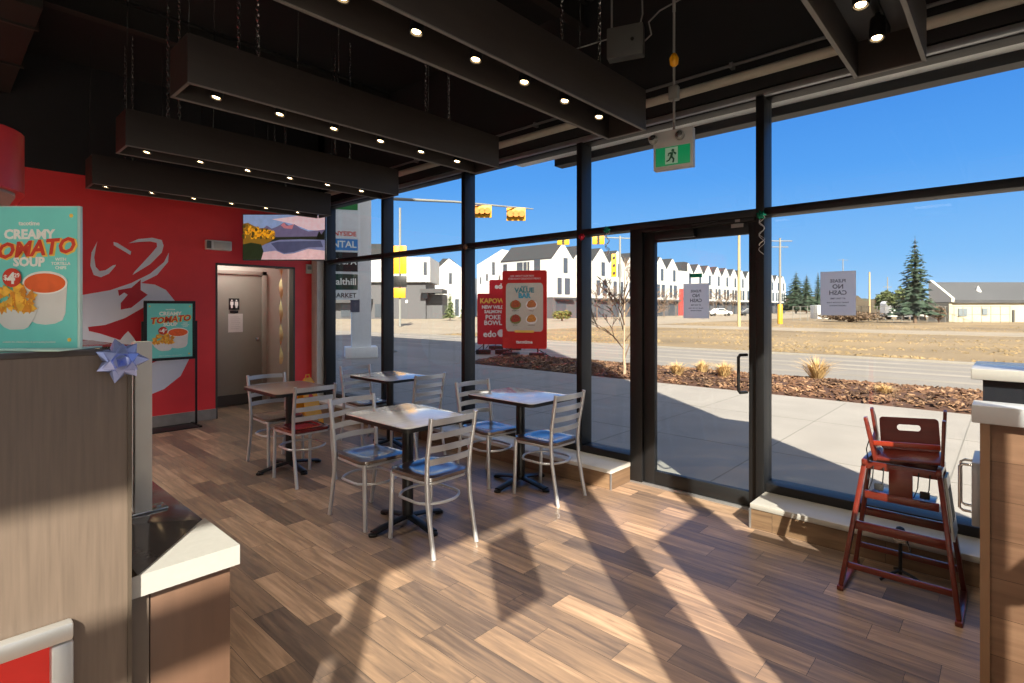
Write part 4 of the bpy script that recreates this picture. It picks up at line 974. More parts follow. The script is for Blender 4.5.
MB().box(-0.05, 0.05, -0.004, 0.0, 0.185, 0.215, 0.002).build('tape', GREENB, t)

# things on the street front glass behind the camera (their shadows fall into the picture)
t = thing('window_banner', 'small banner hanging inside the street front glass', 'banner', (-0.24, -0.85, 2.4))
MB().box(-0.17, 0.17, -0.004, 0.004, 0.0, 0.6).build('banner_sheet', SIGR, t)
MB().tube([(-0.18, 0, 0.6), (0.18, 0, 0.6)], 0.008, 6).tube([(0, 0, 0.6), (0, 0, 1.8)], 0.004, 6).build('hanging_rod', FRAME, t)
o = MB().lathe([(0.085, -0.001), (0.085, 0.001)], n=28, M=frameM((1.76, -0.955, 1.40), (1, 0, 0), (0, 0, 1))).build('shadow_sticker', SIGR); tag(o, 'added round red sticker casting a shadow from the street front glass', 'sticker')  # sticker put on the glass to cast the round shadow on the counter

# ================================================================ OUTSIDE THINGS
def gpt(x, y): return onZ(x, y, G0)
# ornamental grasses
def tuft(loc, r, h, label, seed, nb=160):
    rn = random.Random(seed); b = MB()
    for i in range(nb):
        a = rn.uniform(0, 6.28); q = rn.uniform(0, 1) ** 0.7; hh = h * rn.uniform(0.6, 1.0); lean = r * q
        p0 = Vector((0.05 * math.cos(a), 0.05 * math.sin(a), 0)); p1 = Vector((lean * .45 * math.cos(a), lean * .45 * math.sin(a), hh * .6)); p2 = Vector((lean * math.cos(a), lean * math.sin(a), hh * (1 - .25 * q)))
        s = Vector((-math.sin(a), math.cos(a), 0)) * 0.006
        v = [b.bm.verts.new(p) for p in (p0 - s, p0 + s, p1 + s, p2, p1 - s)]
        b.bm.faces.new(v)
    o = b.build('ornamental_grass', YGRASS, smooth=0); o.location = loc; o.rotation_euler = (0, 0, 0)
    return tag(o, label, 'plant', 'dry ornamental grasses in the mulch bed')
for i, (x, y, r, h, lb) in enumerate(((677, 379, .28, .42, 'dry tan grass clump in the mulch, nearest the door jamb'), (702, 377, .26, .42, 'dry tan grass clump seen low through the middle of the door glass'),
        (724, 381, .34, .48, 'dry tan grass clump seen just left of the door handle'), (817, 383, .5, .62, 'largest dry straw grass clump, seen through the big right window'), (884, 398, .22, .24, 'thin low grass clump in the mulch near the high chair top'))):
    p = gpt(x, y); tuft((p.x, p.y, G0 + 0.03), r * 1.35, h, lb, i + 3, 260)
# bare trees
def bare_tree(name, loc, H, trunk_r, first, label, seed, group=None, depth=4, m=BARK, mt=BARKD, rmin=0.006):
    rn = random.Random(seed); t = thing(name, label, 'tree', loc, 0, group)
    MB().tube([(0, 0, 0), (0.01, 0, H * first * .5), (-0.01, 0.01, H * first), (0, 0, H * .6), (0.02, 0.0, H)], [trunk_r, trunk_r * .85, trunk_r * .7, trunk_r * .4, trunk_r * .12], 8).build('trunk', m, t)
    b = MB()
    def br(p, d, L, r, k):
        e = p + d * L; mid = p + d * L * .5 + Vector((rn.uniform(-.06, .06) * L, rn.uniform(-.06, .06) * L, .05 * L))
        b.tube([p, mid, e], [max(r, rmin), max(r * .75, rmin * .9), max(r * .45, rmin * .6)], 4, cap=False)
        if k > 0:
            for _ in range(3 if k > 1 else 2):
                a = rn.uniform(0, 6.28); nd = (d + Vector((math.cos(a), math.sin(a), rn.uniform(-.1, .5))) * .62).normalized(); br(p + d * L * rn.uniform(.45, 1.0), nd, L * rn.uniform(.5, .72), r * .5, k - 1)
    for i in range(9):
        z = H * (first + (1 - first) * .75 * i / 9); a = i * 2.4
        br(Vector((0, 0, z)), Vector((math.cos(a) * .75, math.sin(a) * .75, .8)).normalized(), H * .27 * (1 - .45 * i / 9), trunk_r * .45, depth - 2)
    b.build('branches', mt, t)
    return t
p = gpt(624.5, 377); bare_tree('young_tree', (p.x, p.y, G0), 2.7, 0.04, 0.16, 'bare young tree in the mulch bed just left of the door', 5, depth=6)
# sidewalk signs
def foot_sign(p, yawdir, w, h, z0, label, m, cat='sign'):
    d = Vector(yawdir).normalized(); rz = math.atan2(d.y, d.x)
    t = thing('sidewalk_sign', label, cat, (p.x, p.y, G0), rz, 'red roadside signs on black feet')
    MB().prism(rrect(-w / 2, w / 2, z0, z0 + h, 0.06, 4), -0.02, 0.02, 'y').build('panel', m, t)
    b = MB()
    for s in (-1, 1): b.box(s * w * .3 - .02, s * w * .3 + .02, -0.02, 0.02, 0.1, z0 + 0.02)
    b.build('upright', TEDGE, t)
    b = MB()
    for s in (-1, 1): b.box(s * w * .3 - .25, s * w * .3 + .25, -0.2, 0.2, 0.005, 0.16, 0.02)
    b.build('rubber_base', TEDGE, t)
    for s in (-1, 1):
        MB().tube([(s * w * .28, 0, z0), (s * w * .62, -0.1, 0.02)], 0.015, 6).build('brace', TEDGE, t)
    return t
def ap(t, name, m, pts, w, h, z0, d):
    return MB().prism([(x * w, z0 + y * h) for x, y in pts], -0.02 - d - 0.003, -0.02 - d, 'y').build(name, m, t, smooth=0)
def atx(t, s, x, y, size, m, w, h, z0, d=0.008, bold=0.0):
    return text('lettering', s, size * h, m, t, frameM((x * w, -0.02 - d, z0 + y * h), (1, 0, 0), (0, 0, 1)), 0.001, bold * h)
c = atT(524.5, 350, 17.3); w, h, z0 = 1.45, 2.5, 0.28
t = foot_sign(Vector((c.x, c.y, 0)), (FY, -FX - 0.0, 0), w, h, z0, 'tall red roadside sign with cream menu panel and four food pictures', SIGR)
t.rotation_euler.z += R_(-14)
ap(t, 'menu_panel', CREAM, [(x, y) for x, y in rrect(-.42, .42, .22, .84, .06)], w, h, z0, 0.002)
atx(t, 'ASK ABOUT OUR NEW', -.05, .93, .03, INKW, w, h, z0); atx(t, 'EVERYDAY DELICIOUS MEALS', 0, .895, .032, INKW, w, h, z0)
atx(t, 'tasty', 0, .795, .045, TEALD, w, h, z0, bold=.001)
atx(t, 'VALUE', 0, .745, .085, TEALD, w, h, z0, bold=.004); atx(t, 'BAR', 0, .675, .085, mat('cyan_ink', '3aa3b8', .5), w, h, z0, bold=.005)
FOODS = [mat('food_%d' % i, c_, .6, var=.4, scale=30) for i, c_ in enumerate(('a8552c', 'b8743a', '9c3f26', 'c98a3a'))]
for i, (x, y) in enumerate(((-.2, .57), (.16, .57), (-.2, .385), (.16, .385))):
    ap(t, 'food_dish', INKW if i % 2 else mat('leaf_print', '7f8a4a', .6), ell(x, y - .01, .13, .06, 18), w, h, z0, 0.004)
    ap(t, 'food_picture', FOODS[i], [(x + q[0], y + q[1]) for q in ((-.11, -.02), (-.07, .035), (0, .055), (.06, .045), (.11, 0), (.09, -.035), (0, -.045), (-.07, -.045))], w, h, z0, 0.009)
    atx(t, ('BURRITO', 'TACO', 'BOWL', 'NACHOS')[i], x, y - .085, .022, PYLD, w, h, z0)
ap(t, 'yellow_button', INKY, rrect(-.22, .22, .205, .235, .014), w, h, z0, 0.008)
atx(t, 'tacotime', 0, .085, .06, INKW, w, h, z0, bold=.002)
c = atT(494, 347, 18.6); w, h, z0 = 1.08, 1.75, 0.33
t = foot_sign(Vector((c.x - .05, c.y, 0)), (FY, -FX, 0), w, h, z0, 'crimson poke bowl sign with yellow heading, left of the tall red sign', SIGR2)
atx(t, 'KAPOW!', 0, .85, .13, INKY, w, h, z0, bold=.005)
for s, y, z_ in (('NEW WILD', .73, .085), ('SALMON', .64, .085), ('POKE', .53, .12), ('BOWL', .42, .12)): atx(t, s, .0, y, z_, INKW, w, h, z0, bold=.004)
atx(t, 'edo', -.1, .2, .17, INKW, w, h, z0, bold=.005); ap(t, 'round_mark', INKW, ell(.26, .22, .12, .075, 20), w, h, z0, .006)
c = atT(505, 350, 20.5); w, h, z0 = 1.2, 2.1, 0.55
t = foot_sign(Vector((c.x, c.y, 0)), (FY, -FX, 0), w, h, z0, 'crimson sign mostly hidden behind the tall red and poke bowl signs', SIGR2)
atx(t, 'edo', -.15, .88, .13, INKW, w, h, z0, bold=.005)

# pylon sign
c = gpt(361, 357); px, py = c.x, c.y
t = thing('pylon_sign', 'tall white pylon sign with stacked shop name panels outside the corner', 'sign', (px, py, G0), R_(-28))
MB().box(-0.5, 0.5, -0.4, 0.4, 0.0, 0.34, 0.02).build('plinth', PYLW, t)
MB().box(-0.3, 0.3, -0.25, 0.25, 0.3, 6.6, 0.01).build('column', PYLW, t)
MB().box(-1.9, -0.05, -0.3, 0.2, 1.85, 6.6, 0.01).build('sign_box', PYLW, t)
def row(z0, z1, m, s, size, ink, xs=-0.1, al='RIGHT'):
    f = MB().box(-1.86, -0.12, -0.315, -0.3, z0, z1).build('name_panel', m, t, smooth=0)
    if s: text('lettering', s, size, ink, f, frameM((xs - .06, -0.318, (z0 + z1) / 2), (1, 0, 0), (0, 0, 1)), 0.002, size * .02, align=al)
def zz(y): return CAMZ + (HZ - y) / FOC * 17.2 - G0
row(zz(211), zz(196), PYLGR, '', 0, INKW); row(zz(230), zz(212), PYLW, '', 0, INKW)
row(zz(239.5), zz(230.5), PYLW, 'SUNNYSIDE', .205, INKR); row(zz(251), zz(240), PYLB, 'DENTAL', .29, INKW)
row(zz(272), zz(253), PYLD, 'LYRA SPA', .26, INKW); row(zz(290), zz(274.5), PYLG, 'Salthill', .29, INKW)
row(zz(300), zz(291.5), PYLW, 'MARKET', .2, PYLD)
MB().box(-0.34, -0.06, -0.262, -0.25, 1.45, 2.1).build('posted_notice', mat('slate_notice', '4c4f63', .6), t, smooth=0)

# traffic signals
def mast(pbase, H, pend, heads, label, r=0.09):
    t = thing('traffic_signal', label, 'traffic light', (pbase.x, pbase.y, G0), 0)
    GALV = mat('galvanised_pole', '80817e', .6, .2)
    MB().tube([(0, 0, 0), (0, 0, H)], [r, r * .7], 12).lathe([(r * 2.2, 0), (r * 2.2, .05), (r * 1.2, .1)], n=14).build('pole', GALV, t)
    e = Vector((pend.x - pbase.x, pend.y - pbase.y, pend.z - G0))
    MB().tube([(0, 0, H - .25), (e * .4) + Vector((0, 0, (H - .25) * .6 + .06)), e], [r * .65, r * .5, r * .3], 10).build('mast_arm', GALV, t)
    for f, w, h in heads:
        q = Vector((0, 0, H - .25)) * (1 - f) + e * f
        M = Matrix.Translation(q + Vector((0, 0, -h / 2))) @ Matrix.Rotation(math.atan2(-FX, FY), 4, 'Z')
        hd = MB().box(-w / 2, w / 2, -.03, .03, -h / 2, h / 2, .02, M=M).build('signal_head', YEL, t)
        for k in (-1, 0, 1): MB().lathe([(h * .26, -.2), (h * .26, 0), (h * .2, .02)], n=12, M=M @ Matrix.Translation((k * w * .29, -.02, 0)) @ Matrix.Rotation(R_(-90), 4, 'X')).build('lamp_visor', mat('amber_lens', 'b5701c', .4), hd)
    return t
c = gpt(391.5, 352); e = atT(533, 209, 23.2)
mast(c, 5.75, e, ((.60, .75, .5), (.86, .8, .55)), 'long traffic light arm with two yellow heads reaching over the street')
def vsignal(x, yb, T, ytop, parts, label, arm=None):
    c = atT(x, 308, T); t = thing('signal_post', label, 'traffic light', (c.x, c.y, G0), math.atan2(-FX, FY))
    z = lambda y: CAMZ + (HZ - y) / FOC * T - G0
    MB().tube([(0, 0, 0), (0, 0, z(ytop))], .1, 8).build('pole', mat('galvanised_pole', '80817e', .6, .2), t)
    for x0, x1, y0, y1, m in parts:
        k = T / FOC; b = MB().box((x0 - x) * k, (x1 - x) * k, -.25, -.1, z(y1), z(y0), .03).build('signal_head', m, t)
        for j in range(3 if x0 > 500 else 0):
            zc = z(y1) + (z(y0) - z(y1)) * (j + .5) / 3
            MB().lathe([(.13, -.12), (.13, 0), (.1, .02)], n=10, M=Matrix.Translation(((x0 + x1) / 2 * k - x * k, -.25, zc)) @ Matrix.Rotation(R_(-90), 4, 'X')).build('lamp_visor', TEDGE, b)
    if arm:
        k = T / FOC; MB().tube([((arm[0] - x) * k, 0, z(arm[2])), ((arm[1] - x) * k, 0, z(arm[3]))], .06, 8).build('mast_arm', mat('galvanised_pole', '80817e', .6, .2), t)
    return t
vsignal(400, 325, 46, 208, ((393, 399.6, 246, 274, YEL), (400.4, 407, 246, 274, YEL), (394, 407, 276, 287, TEDGE), (393.5, 406, 288, 298, YEL)), 'signal post with yellow and black heads beyond the corner window')
vsignal(620, 320, 55, 236, ((611, 616, 254, 277, YEL), (557, 569, 237, 245, YEL), (592, 604, 236, 244.5, YEL)), 'far signal post with arm crossing before the townhouse gables', arm=(564, 632, 236, 238.5))
def pole(x, T, ytop, r, m, label, name='utility_pole', guard=False, arms=()):
    c = atT(x, 308, T); t = thing(name, label, 'pole', (c.x, c.y, G0), math.atan2(-FX, FY)); z = lambda y: CAMZ + (HZ - y) / FOC * T - G0
    MB().tube([(0, 0, 0), (0, 0, z(ytop))], [r, r * .7], 8).build('shaft', m, t)
    if guard: MB().lathe([(.24, 0), (.24, 1.9), (.2, 1.95)], n=12).build('yellow_guard', YEL, t)
    for y, L in arms: MB().tube([(-L, 0, z(y)), (L, 0, z(y))], .05, 6).build('cross_arm', m, t)
    return t
WOODP = mat('wood_pole', 'b09a72', .8, var=.1)
pole(739, 45, 214, .13, WOODP, 'tan lamp pole standing in the lot behind the door glass', 'lamp_pole', arms=())
pole(780, 53, 238, .13, mat('grey_pole', '7c7a74', .8), 'grey utility pole with yellow foot guard right of the door', guard=True, arms=((241, 1.2), (247, .8)))
pole(843, 160, 259, .16, mat('grey_pole', '7c7a74', .8), 'distant street lamp rising above the window poster', 'street_lamp', arms=((260, 1.6),))
pole(869.5, 70, 272, .13, WOODP, 'short wooden pole between the poster and the pines', arms=())
pole(887.5, 90, 277, .1, mat('grey_pole', '7c7a74', .8), 'thin pole with small fixture left of the spruce', arms=((287, .7),))
c = atT(527, 320, 60); pole(527, 60, 262, .1, mat('grey_pole', '7c7a74', .8), 'slim pole beside the first white townhouse end', arms=())

# townhouses
def window_on(par, x0, x1, z0, z1, y, axis='y'):
    """dark window with frame on a facade facing -Y (axis y) or -X (axis x)"""
    if axis == 'y': MB().box(x0, x1, y - .08, y - .02, z0, z1).build('window', DGLASS, par, True, smooth=0)
    else: MB().box(y - .08, y - .02, x0, x1, z0, z1).build('window', DGLASS, par, True, smooth=0)
def townhouses(name, Xs, Y0, D, label, zE=8.9, zP=11.4, base=3.1, wu=5.3, red=False, sidewall=True, zG=0):
    X0 = Xs[0] - wu / 2; X1 = Xs[-1] + wu / 2
    t = thing(name, label, 'townhouses', ((X0 + X1) / 2, Y0, G0))
    MB().box(X0, X1, Y0, Y0 + D, base, zE).build('wall', HWHITE, t, True, smooth=0)
    MB().box(X0 + .1, X1 - .1, Y0 + .1, Y0 + D, G0, base).build('ground_storey', HGREY, t, True, smooth=0)
    for x in Xs:
        MB().prism([(x - wu / 2, zE), (x + wu / 2, zE), (x, zP)], Y0 + .0, Y0 + .3, 'y').build('gable', HWHITE, t, True, smooth=0)
        g = MB()
        for s in (-1, 1):
            g.prism([(x + s * wu / 2, zE - .02), (x, zP - .02), (x, zP + .2), (x + s * (wu / 2), zE + .2)], Y0 + .3, Y0 + D + .0, 'y')
        g.build('roof', ROOF, t, True, smooth=0)
        MB().prism([(x - wu / 2, zE), (x + wu / 2, zE), (x, zP)], Y0 + D - .2, Y0 + D, 'y').build('gable', HWHITE, t, True, smooth=0)
        window_on(t, x - .1, x + .9, 6.9, 9.2, Y0); window_on(t, x - 1.6, x - .6, 3.6, 6.1, Y0); window_on(t, x + .2, x + 1.5, 3.6, 6.1, Y0)
        window_on(t, x - 1.9, x + .6, G0, 2.5, Y0 + .1)
        MB().box(x - 2.2, x + 2.2, Y0 - .7, Y0 + .1, 2.8, 3.1).build('entry_canopy', mat('dark_canopy', '3c3d40', .7), t, True, smooth=0)
    if red: MB().box(X0 - .06, X0 + .1, Y0 + 0, Y0 + D, base - .2, 5.6).build('red_panel', HRED, t, True, smooth=0)
    return t
A = townhouses('townhouse_row', [66.5 + 5.25 * i for i in range(8)], 50.5, 11, 'row of white gabled townhouses whose end wall shows left of the mullion', zG=0)
for y0, y1, z0, z1 in ((53, 54.2, 6.6, 9), (55.2, 56.4, 6.6, 8.7), (56.6, 57.8, 6.6, 8.7), (60, 60.8, 6, 8.6), (52, 53, 4, 6.5)): window_on(A, y0, y1, z0, z1, 63.87, 'x')
MB().box(108.2, 112, 51.5, 60, 5.6, 9.4).build('link_wall', HWHITE, A, True, smooth=0); MB().box(108.2, 112, 51.5, 60, G0, 5.6).build('red_link', HRED, A, True, smooth=0)
MB().prism([(108.2, 9.4), (112, 9.4), (112, 11.4), (110, 11.4)], 51.5, 60, 'y').build('link_roof', ROOF, A, True, smooth=0)
B = townhouses('townhouse_row', [115 + 5.4 * i for i in range(8)], 52.5, 11, 'farther row of white gabled townhouses with red wall, behind the door poster', red=True)
Cc = townhouses('townhouse_row', [172 + 5.4 * i for i in range(3)], 52.5, 12, 'most distant white townhouses peeking just right of the door frame', red=True)
# buildings on the left
def img_box_building(name, label, T, segs, roofm=None):
    """boxes facing the camera: segs of (x0,x1,ytop,ybot,material,depth,part)"""
    c = atT((segs[0][0] + segs[0][1]) / 2, 308, T); t = thing(name, label, 'building', (c.x, c.y, G0), math.atan2(-FX, FY))
    xc = (segs[0][0] + segs[0][1]) / 2; k = T / FOC; z = lambda y: CAMZ + (HZ - y) * k - G0
    for x0, x1, y0, y1, m, d0, d1, nm in segs:
        MB().box((x0 - xc) * k, (x1 - xc) * k, d0, d1, max(0, z(y1)), z(y0)).build(nm, m, t, smooth=0)
    return t, (lambda x: (x - xc) * k), z
CANO = mat('dark_canopy', '3c3d40', .7)
t, fx, fz = img_box_building('corner_building', 'white and grey modern building behind the pylon and signal post', 78, [
    (300, 430, 257, 282, HWHITE, 0, 10, 'upper_storey'), (300, 425, 281.5, 319, HGREY, .6, 10, 'lower_storey'), (424.5, 441, 294, 319, HGREY, 1.5, 8, 'entry_wing'),
    (300, 390, 243, 257.2, ROOF, 1, 9, 'roof'), (421, 443, 289, 293, CANO, -1, 5, 'canopy'), (333, 372, 299, 303, CANO, -1, .6, 'canopy'), (423.5, 427, 262, 275, DGLASS, -.06, 0, 'window'), (422, 427, 293, 298.5, DGLASS, .5, .58, 'window'), (336, 341, 262, 275, DGLASS, -.06, 0, 'window'), (350, 355, 262, 275, DGLASS, -.06, 0, 'window'),
    (340, 352, 304, 317, DGLASS, .5, .6, 'window'), (374, 384, 304, 317, DGLASS, .5, .6, 'window'), (405, 407, 300, 303, INKW, .5, .6, 'wall_light')])
c = atT(450, 308, 96); t = thing('gabled_house', 'white steep-gabled house with dark roof beyond the grey building', 'house', (c.x, c.y, G0), math.atan2(-FX, FY))
k = 96 / FOC; z = lambda y: CAMZ + (HZ - y) * k - G0; g = lambda x: (x - 450) * k
MB().prism([(g(435), 0), (g(474), 0), (g(474), z(277)), (g(449), z(258.5)), (g(435), z(271))], 0, 8, 'y').build('wall', HWHITE, t, smooth=0)
MB().prism([(g(429), z(272)), (g(436), z(271)), (g(449.5), z(258)), (g(442), z(258))], 1, 12, 'y').build('roof', ROOF, t, smooth=0)
for x0, x1, y0, y1 in ((449, 452, 273, 284), (444, 446, 297, 310), (455, 459, 299, 316)): MB().box(g(x0), g(x1), -.08, -.02, z(y1), z(y0)).build('window', DGLASS, t, smooth=0)
# end wall extension of the first row seen left
c = atT(489, 308, 92); t = thing('end_house', 'white gable-ended house attached left of the townhouse row', 'house', (c.x, c.y, G0), math.atan2(-FX, FY))
k = 92 / FOC; z = lambda y: CAMZ + (HZ - y) * k - G0; g = lambda x: (x - 489) * k
MB().prism([(g(477), z(299)), (g(510), z(299)), (g(510), z(251)), (g(502), z(249.5)), (g(477), z(265))], 0, 8, 'y').build('wall', HWHITE, t, smooth=0)
MB().box(g(477.5), g(510), .2, 8, 0, z(299)).build('ground_storey', HGREY, t, smooth=0)
for x0, x1, y0, y1 in ((492, 495, 262, 275), (486, 488, 274, 281), (480, 481.5, 277, 284)): MB().box(g(x0), g(x1), -.08, -.02, z(y1), z(y0)).build('window', DGLASS, t, smooth=0)

# low building on the right
t, fx, fz = img_box_building('warehouse', 'long cream building with dark sloping roof at the right of the lot', 60, [
    (949, 1190, 302.5, 323, mat('cream_stucco', 'ada48e', .8, var=.05, scale=.5), 0, 3, 'wall'), (952, 1190, 300, 303, CANO, -.3, 3, 'eave'),
    (958, 966.5, 308.5, 316, mat('grey_window', '6c757c', .3), -.1, 0, 'window'), (982, 987, 308.5, 315, mat('grey_window', '6c757c', .3), -.1, 0, 'window'), (1012, 1014, 310, 322, CANO, -.1, 0, 'downpipe')])
k = 60 / FOC
MB().prism([(-0.2, fz(300)), (2.8, fz(281)), (3.0, fz(281)), (3.0, fz(300))], fx(952), fx(1190), 'x').build('roof', mat('dark_membrane_roof', '47484b', .8, var=.04, scale=.3), t, smooth=0)
MB().prism([(-0.3, fz(302)), (-0.3, fz(298)), (2.8, fz(279)), (3.0, fz(279)), (3.0, fz(302))], fx(949.5), fx(952.2), 'x').build('parapet', mat('white_parapet', 'd8d2c2', .7), t, smooth=0)
MB().lathe([(.3, 0), (.33, .2), (.15, .6), (.02, .9)], c=(fx(989), 1.4, fz(293.5)), n=8).build('roof_vent', WHITE, t)
# evergreens
def spruce(loc, H, R, label, seed, name='spruce_tree', layers=17, m=NEEDLE, sparse=False):
    rn = random.Random(seed); t = thing(name, label, 'tree', loc)
    MB().tube([(0, 0, 0), (0, 0, H * .96)], [H * .018, H * .003], 8).build('trunk', BARKD, t)
    b = MB()
    for i in range(layers):
        f = i / (layers - 1); z = H * (.14 + .84 * f); r = R * max(0.0, 1 - f) ** .8 * rn.uniform(.85, 1.1) + .05 * R
        n = 9 if f < .8 else 6
        for k in range(n):
            a = 6.283 * k / n + i * .7 + rn.uniform(-.2, .2); L = r * rn.uniform(.75, 1.15); d = Vector((math.cos(a), math.sin(a), 0)); s = Vector((-d.y, d.x, 0)); dr = -L * .18
            # bough: drooping spray of needle clumps
            for j in range(5):
                q = (j + .6) / 5; pc = d * L * q + Vector((0, 0, z + dr * q + rn.uniform(-.02, .02) * H)); ww = L * .34 * (1.1 - q * .6)
                for u in range(3):
                    e = Vector((rn.uniform(-1, 1), rn.uniform(-1, 1), rn.uniform(-.5, .25))) * ww; p1 = pc + s * ww * rn.uniform(.4, 1) + e * .4; p2 = pc - s * ww * rn.uniform(.4, 1) + e * .4; p3 = pc + d * ww * 1.2 + Vector((0, 0, -ww * .3)); p4 = pc + Vector((0, 0, ww * .35))
                    v = [b.bm.verts.new(x) for x in (p1, p2, p3, p4)]
                    b.bm.faces.new((v[0], v[1], v[2])); b.bm.faces.new((v[0], v[3], v[1])); b.bm.faces.new((v[1], v[3], v[2])); b.bm.faces.new((v[2], v[3], v[0]))
    b.build('needles', m, t, smooth=0)
    return t
def sat(x, yt, T, R_px, label, seed, **kw):
    c = atT(x, 308, T); H = CAMZ + (HZ - yt) / FOC * T - G0; return spruce((c.x, c.y, G0), H, R_px / FOC * T, label, seed, **kw)
sat(915, 235.5, 56, 19, 'tall lone spruce standing in the lot left of the cream building', 2)
sat(796, 271, 150, 14, 'distant dark evergreen just right of the far townhouses', 3)
sat(806.5, 274, 140, 12, 'bushy distant evergreen, middle of the three far ones', 4)
sat(818, 271, 180, 7, 'slender distant evergreen left of the window poster', 6)
sat(450, 291, 68, 7, 'small green evergreen before the white gabled house', 8, m=PINE)
sat(464, 297, 70, 5.5, 'smallest evergreen, right of the one before the gabled house', 9, m=PINE)
def bush(x, yt, yb, T, wpx, label, seed, m=PINE, name='pine_tree', cat='tree', n=800):
    c = atT(x, 308, T); rn = random.Random(seed); k = T / FOC; ht = CAMZ + (HZ - yt) * k - G0; hb = max(.1, CAMZ + (HZ - yb) * k - G0); w = wpx * k / 2
    t = thing(name, label, cat, (c.x, c.y, G0)); b = MB()
    for i in range(n):
        while True:
            q = Vector((rn.uniform(-1, 1), rn.uniform(-1, 1), rn.uniform(-1, 1)))
            if q.length < 1: break
        lump = .85 + .25 * math.sin(q.x * 5 + seed) * math.cos(q.y * 4)
        p = Vector((q.x * w * lump, q.y * w * lump, (ht + hb) / 2 + q.z * (ht - hb) / 2 * lump)); s = min(w, (ht - hb) * .5) * .26
        v = [b.bm.verts.new(p + Vector((rn.uniform(-1, 1), rn.uniform(-1, 1), rn.uniform(-.6, .8))) * s) for _ in range(4)]
        b.bm.faces.new((v[0], v[1], v[2])); b.bm.faces.new((v[0], v[2], v[3])); b.bm.faces.new((v[1], v[3], v[2]))
    b.build('foliage', m, t, smooth=0)
    MB().tube([(0, 0, 0), (0.05 * w, 0, (ht + hb) / 2)], w * .06 + .03, 6).build('trunk', BARKD, t)
    return t
bush(903, 289, 312, 68, 26, 'rounded pine crown directly left of the tall spruce', 1)
bush(887, 291, 313, 77, 22, 'lower pine crown, farthest left of the spruce group', 2)
bush(925, 300, 314, 69, 20, 'low pine growth at the right foot of the spruce', 4)
HEDGE = mat('dry_hedge', '6b5846', .95, var=.2); OLIVE = mat('olive_shrub', '6a6a35', .95, var=.25)
bush(850, 311, 322, 60, 62, 'wide low brown hedge beneath the window poster', 3, HEDGE, 'hedge', 'hedge', 2600)
bush(562, 310, 320, 66, 24, 'low olive shrub before the first townhouse gable', 5, OLIVE, 'shrub', 'shrub', 600)
bush(939, 306, 321, 58, 12, 'brown twiggy shrub beside the cream building corner', 7, HEDGE, 'shrub', 'shrub', 500)
# street trees in front of the row
tx_ = (597, 612, 640, 653, 664, 676, 716, 726, 733)
for i, x in enumerate(tx_):
    c = atT(x, 308, 72 + i * 5)
    if i == 0: st = bare_tree('street_tree', (c.x, c.y, G0), 5.2, 0.07, .25, 'small bare street tree in the line before the white townhouses', 21, 'bare street trees before the townhouses', depth=5, m=BARKD, rmin=.022); st0 = st
    else: dup(st0, (c.x, c.y, G0), i * 1.3, 'small bare street tree in the line before the white townhouses')
# parked vehicles
def car(x, T, label, m, rz=0.0, van=False):
    c = atT(x, 308, T); t = thing('van' if van else 'parked_car', label, 'van' if van else 'car', (c.x, c.y, G0), math.atan2(-FX, FY) + rz)
    if van: pr = [(-2.8, .4), (-2.8, 2.2), (-2.5, 2.5), (1.4, 2.5), (2.2, 1.6), (2.9, 1.3), (2.9, .4)]
    else: pr = [(-2.2, .35), (-2.25, .9), (-1.6, 1.0), (-1.0, 1.5), (.5, 1.5), (1.2, 1.0), (2.1, .85), (2.2, .35)]
    MB().prism(pr, -.9, .9, 'y', .06).build('body', m, t)
    MB().prism([(-.9, 1.05), (-.6, 1.42), (.4, 1.42), (.9, 1.05)] if not van else [(1.0, 1.6), (1.0, 2.3), (1.4, 2.3), (2.0, 1.6)], -.92, .92, 'y').build('side_glass', DGLASS, t)
    for wx in (-1.4, 1.4):
        for wy in (-.8, .8): MB().lathe([(.33, -.1), (.33, .1)], n=14, M=Matrix.Translation((wx, wy, .33)) @ Matrix.Rotation(R_(90), 4, 'X')).build('wheel', TEDGE, t)
    return t
car(750, 112, 'dark parked car before the far townhouses right of the lamp pole', mat('car_dark', '3a3c42', .3))
car(720, 108, 'white parked car before the far townhouses left of the lamp pole', mat('car_white', 'd9d9d8', .3))
car(928, 72, 'white van parked behind the wire fence right of the spruce', mat('car_white', 'd9d9d8', .3), van=True)
car(903, 74, 'white van parked behind the wire fence left of the spruce trunk', mat('car_white', 'd9d9d8', .3), R_(10), van=True)
car(420, 125, 'white car parked by the grey corner building', mat('car_white', 'd9d9d8', .3))
o = MB().box(-1.5, 1.5, -1, 1, 0, 2.0, .05).build('site_trailer', mat('trailer_white', 'd3d3ce', .6)); c = atT(824, 308, 80); o.location = (c.x, c.y, G0); o.rotation_euler = (0, 0, math.atan2(-FX, FY)); tag(o, 'small white site trailer left of the window poster', 'trailer')
rn = random.Random(12); b = MB()
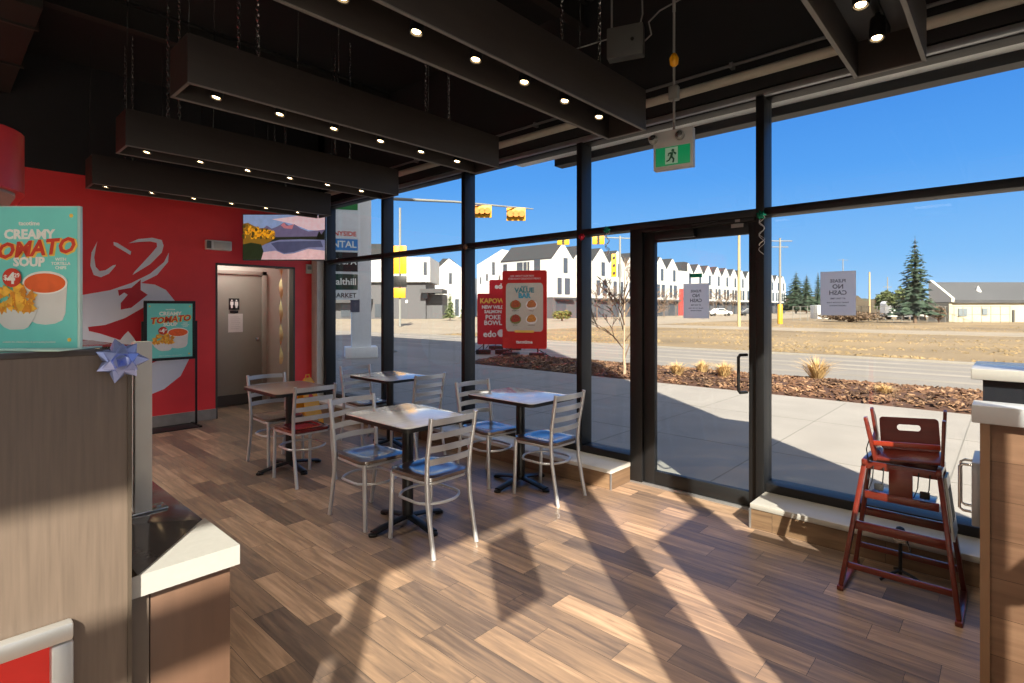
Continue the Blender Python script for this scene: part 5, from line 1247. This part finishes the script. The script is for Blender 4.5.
for i in range(5200):
    x = 20.6 + 40 * rn.random() ** 1.6; y = rn.uniform(-8, 24.5) if x < 40 else rn.uniform(-12, 24.5)
    if 39.5 < x < 46.5 or math.sin(x * 1.3 + y * .23) + math.sin(y * .7 - x * .4) < -.5: continue
    h = rn.uniform(.02, .07); w = rn.uniform(.04, .13); a = rn.uniform(0, 6.28); c_ = Vector((x, y, G0 + .02)); d1 = Vector((math.cos(a), math.sin(a), 0)) * w; d2 = Vector((-math.sin(a), math.cos(a), 0)) * w * .7
    v = [b.bm.verts.new(q) for q in (c_ - d1, c_ - d2, c_ + d1, c_ + d2, c_ + Vector((rn.uniform(-.05, .05), rn.uniform(-.05, .05), h)))]
    for k_ in range(4): b.bm.faces.new((v[k_], v[(k_ + 1) % 4], v[4]))
tag(b.build('dry_grass', mat('dry_grass_tufts', '7d6a4b', .95, var=.35, scale=.6), smooth=0), 'low dry grass tufts scattered over the empty lot', 'grass', kind='stuff')
# wire fence across the lot
t = thing('wire_fence', 'long grey wire fence at the back of the dry lot', 'fence', (64, 10, G0))
PA = atT(793, 308, 66); PB = atT(1010, 308, 57); n = 26
for i in range(n + 1):
    q = PA.lerp(PB, i / n); MB().tube([(q.x, q.y, G0), (q.x, q.y, 1.7)], .035, 6).build('fence_post', mat('grey_pole', '7c7a74', .8), t, True)
b = MB()
for zz_ in (G0 + .15, .8, 1.65): b.tube([(PA.x, PA.y, zz_), (PB.x, PB.y, zz_)], .02, 5)
b.build('fence_rail', mat('grey_pole', '7c7a74', .8), t, True)
# distant tree line and low hills
b = MB(); rn = random.Random(1); Rr = 420
def ridge(b, a0, a1, n, R, h0, h1, dep):
    prev = None
    for i in range(n + 1):
        a = a0 + (a1 - a0) * i / n; h = rn.uniform(h0, h1) + 3 * math.sin(i * .13)
        pts = [Vector((R * math.cos(a), R * math.sin(a), -1)), Vector((R * math.cos(a), R * math.sin(a), h)), Vector(((R + dep) * math.cos(a), (R + dep) * math.sin(a), h)), Vector(((R + dep) * math.cos(a), (R + dep) * math.sin(a), -1))]
        cur = [b.bm.verts.new(p) for p in pts]
        if prev:
            for k_ in range(3): b.bm.faces.new((prev[k_], cur[k_], cur[k_ + 1], prev[k_ + 1]))
        prev = cur
ridge(b, -.7, 1.6, 260, 420, 5, 9, 60)
struct(b.build('distant_treeline', mat('far_trees', '4a4a40', .95, var=.2, scale=.05), smooth=0))
b = MB(); ridge(b, -.7, 1.0, 200, 250, 2.2, 4.2, 30)
struct(b.build('distant_brush', mat('far_brush', '554a3c', .95, var=.2, scale=.1), smooth=0))
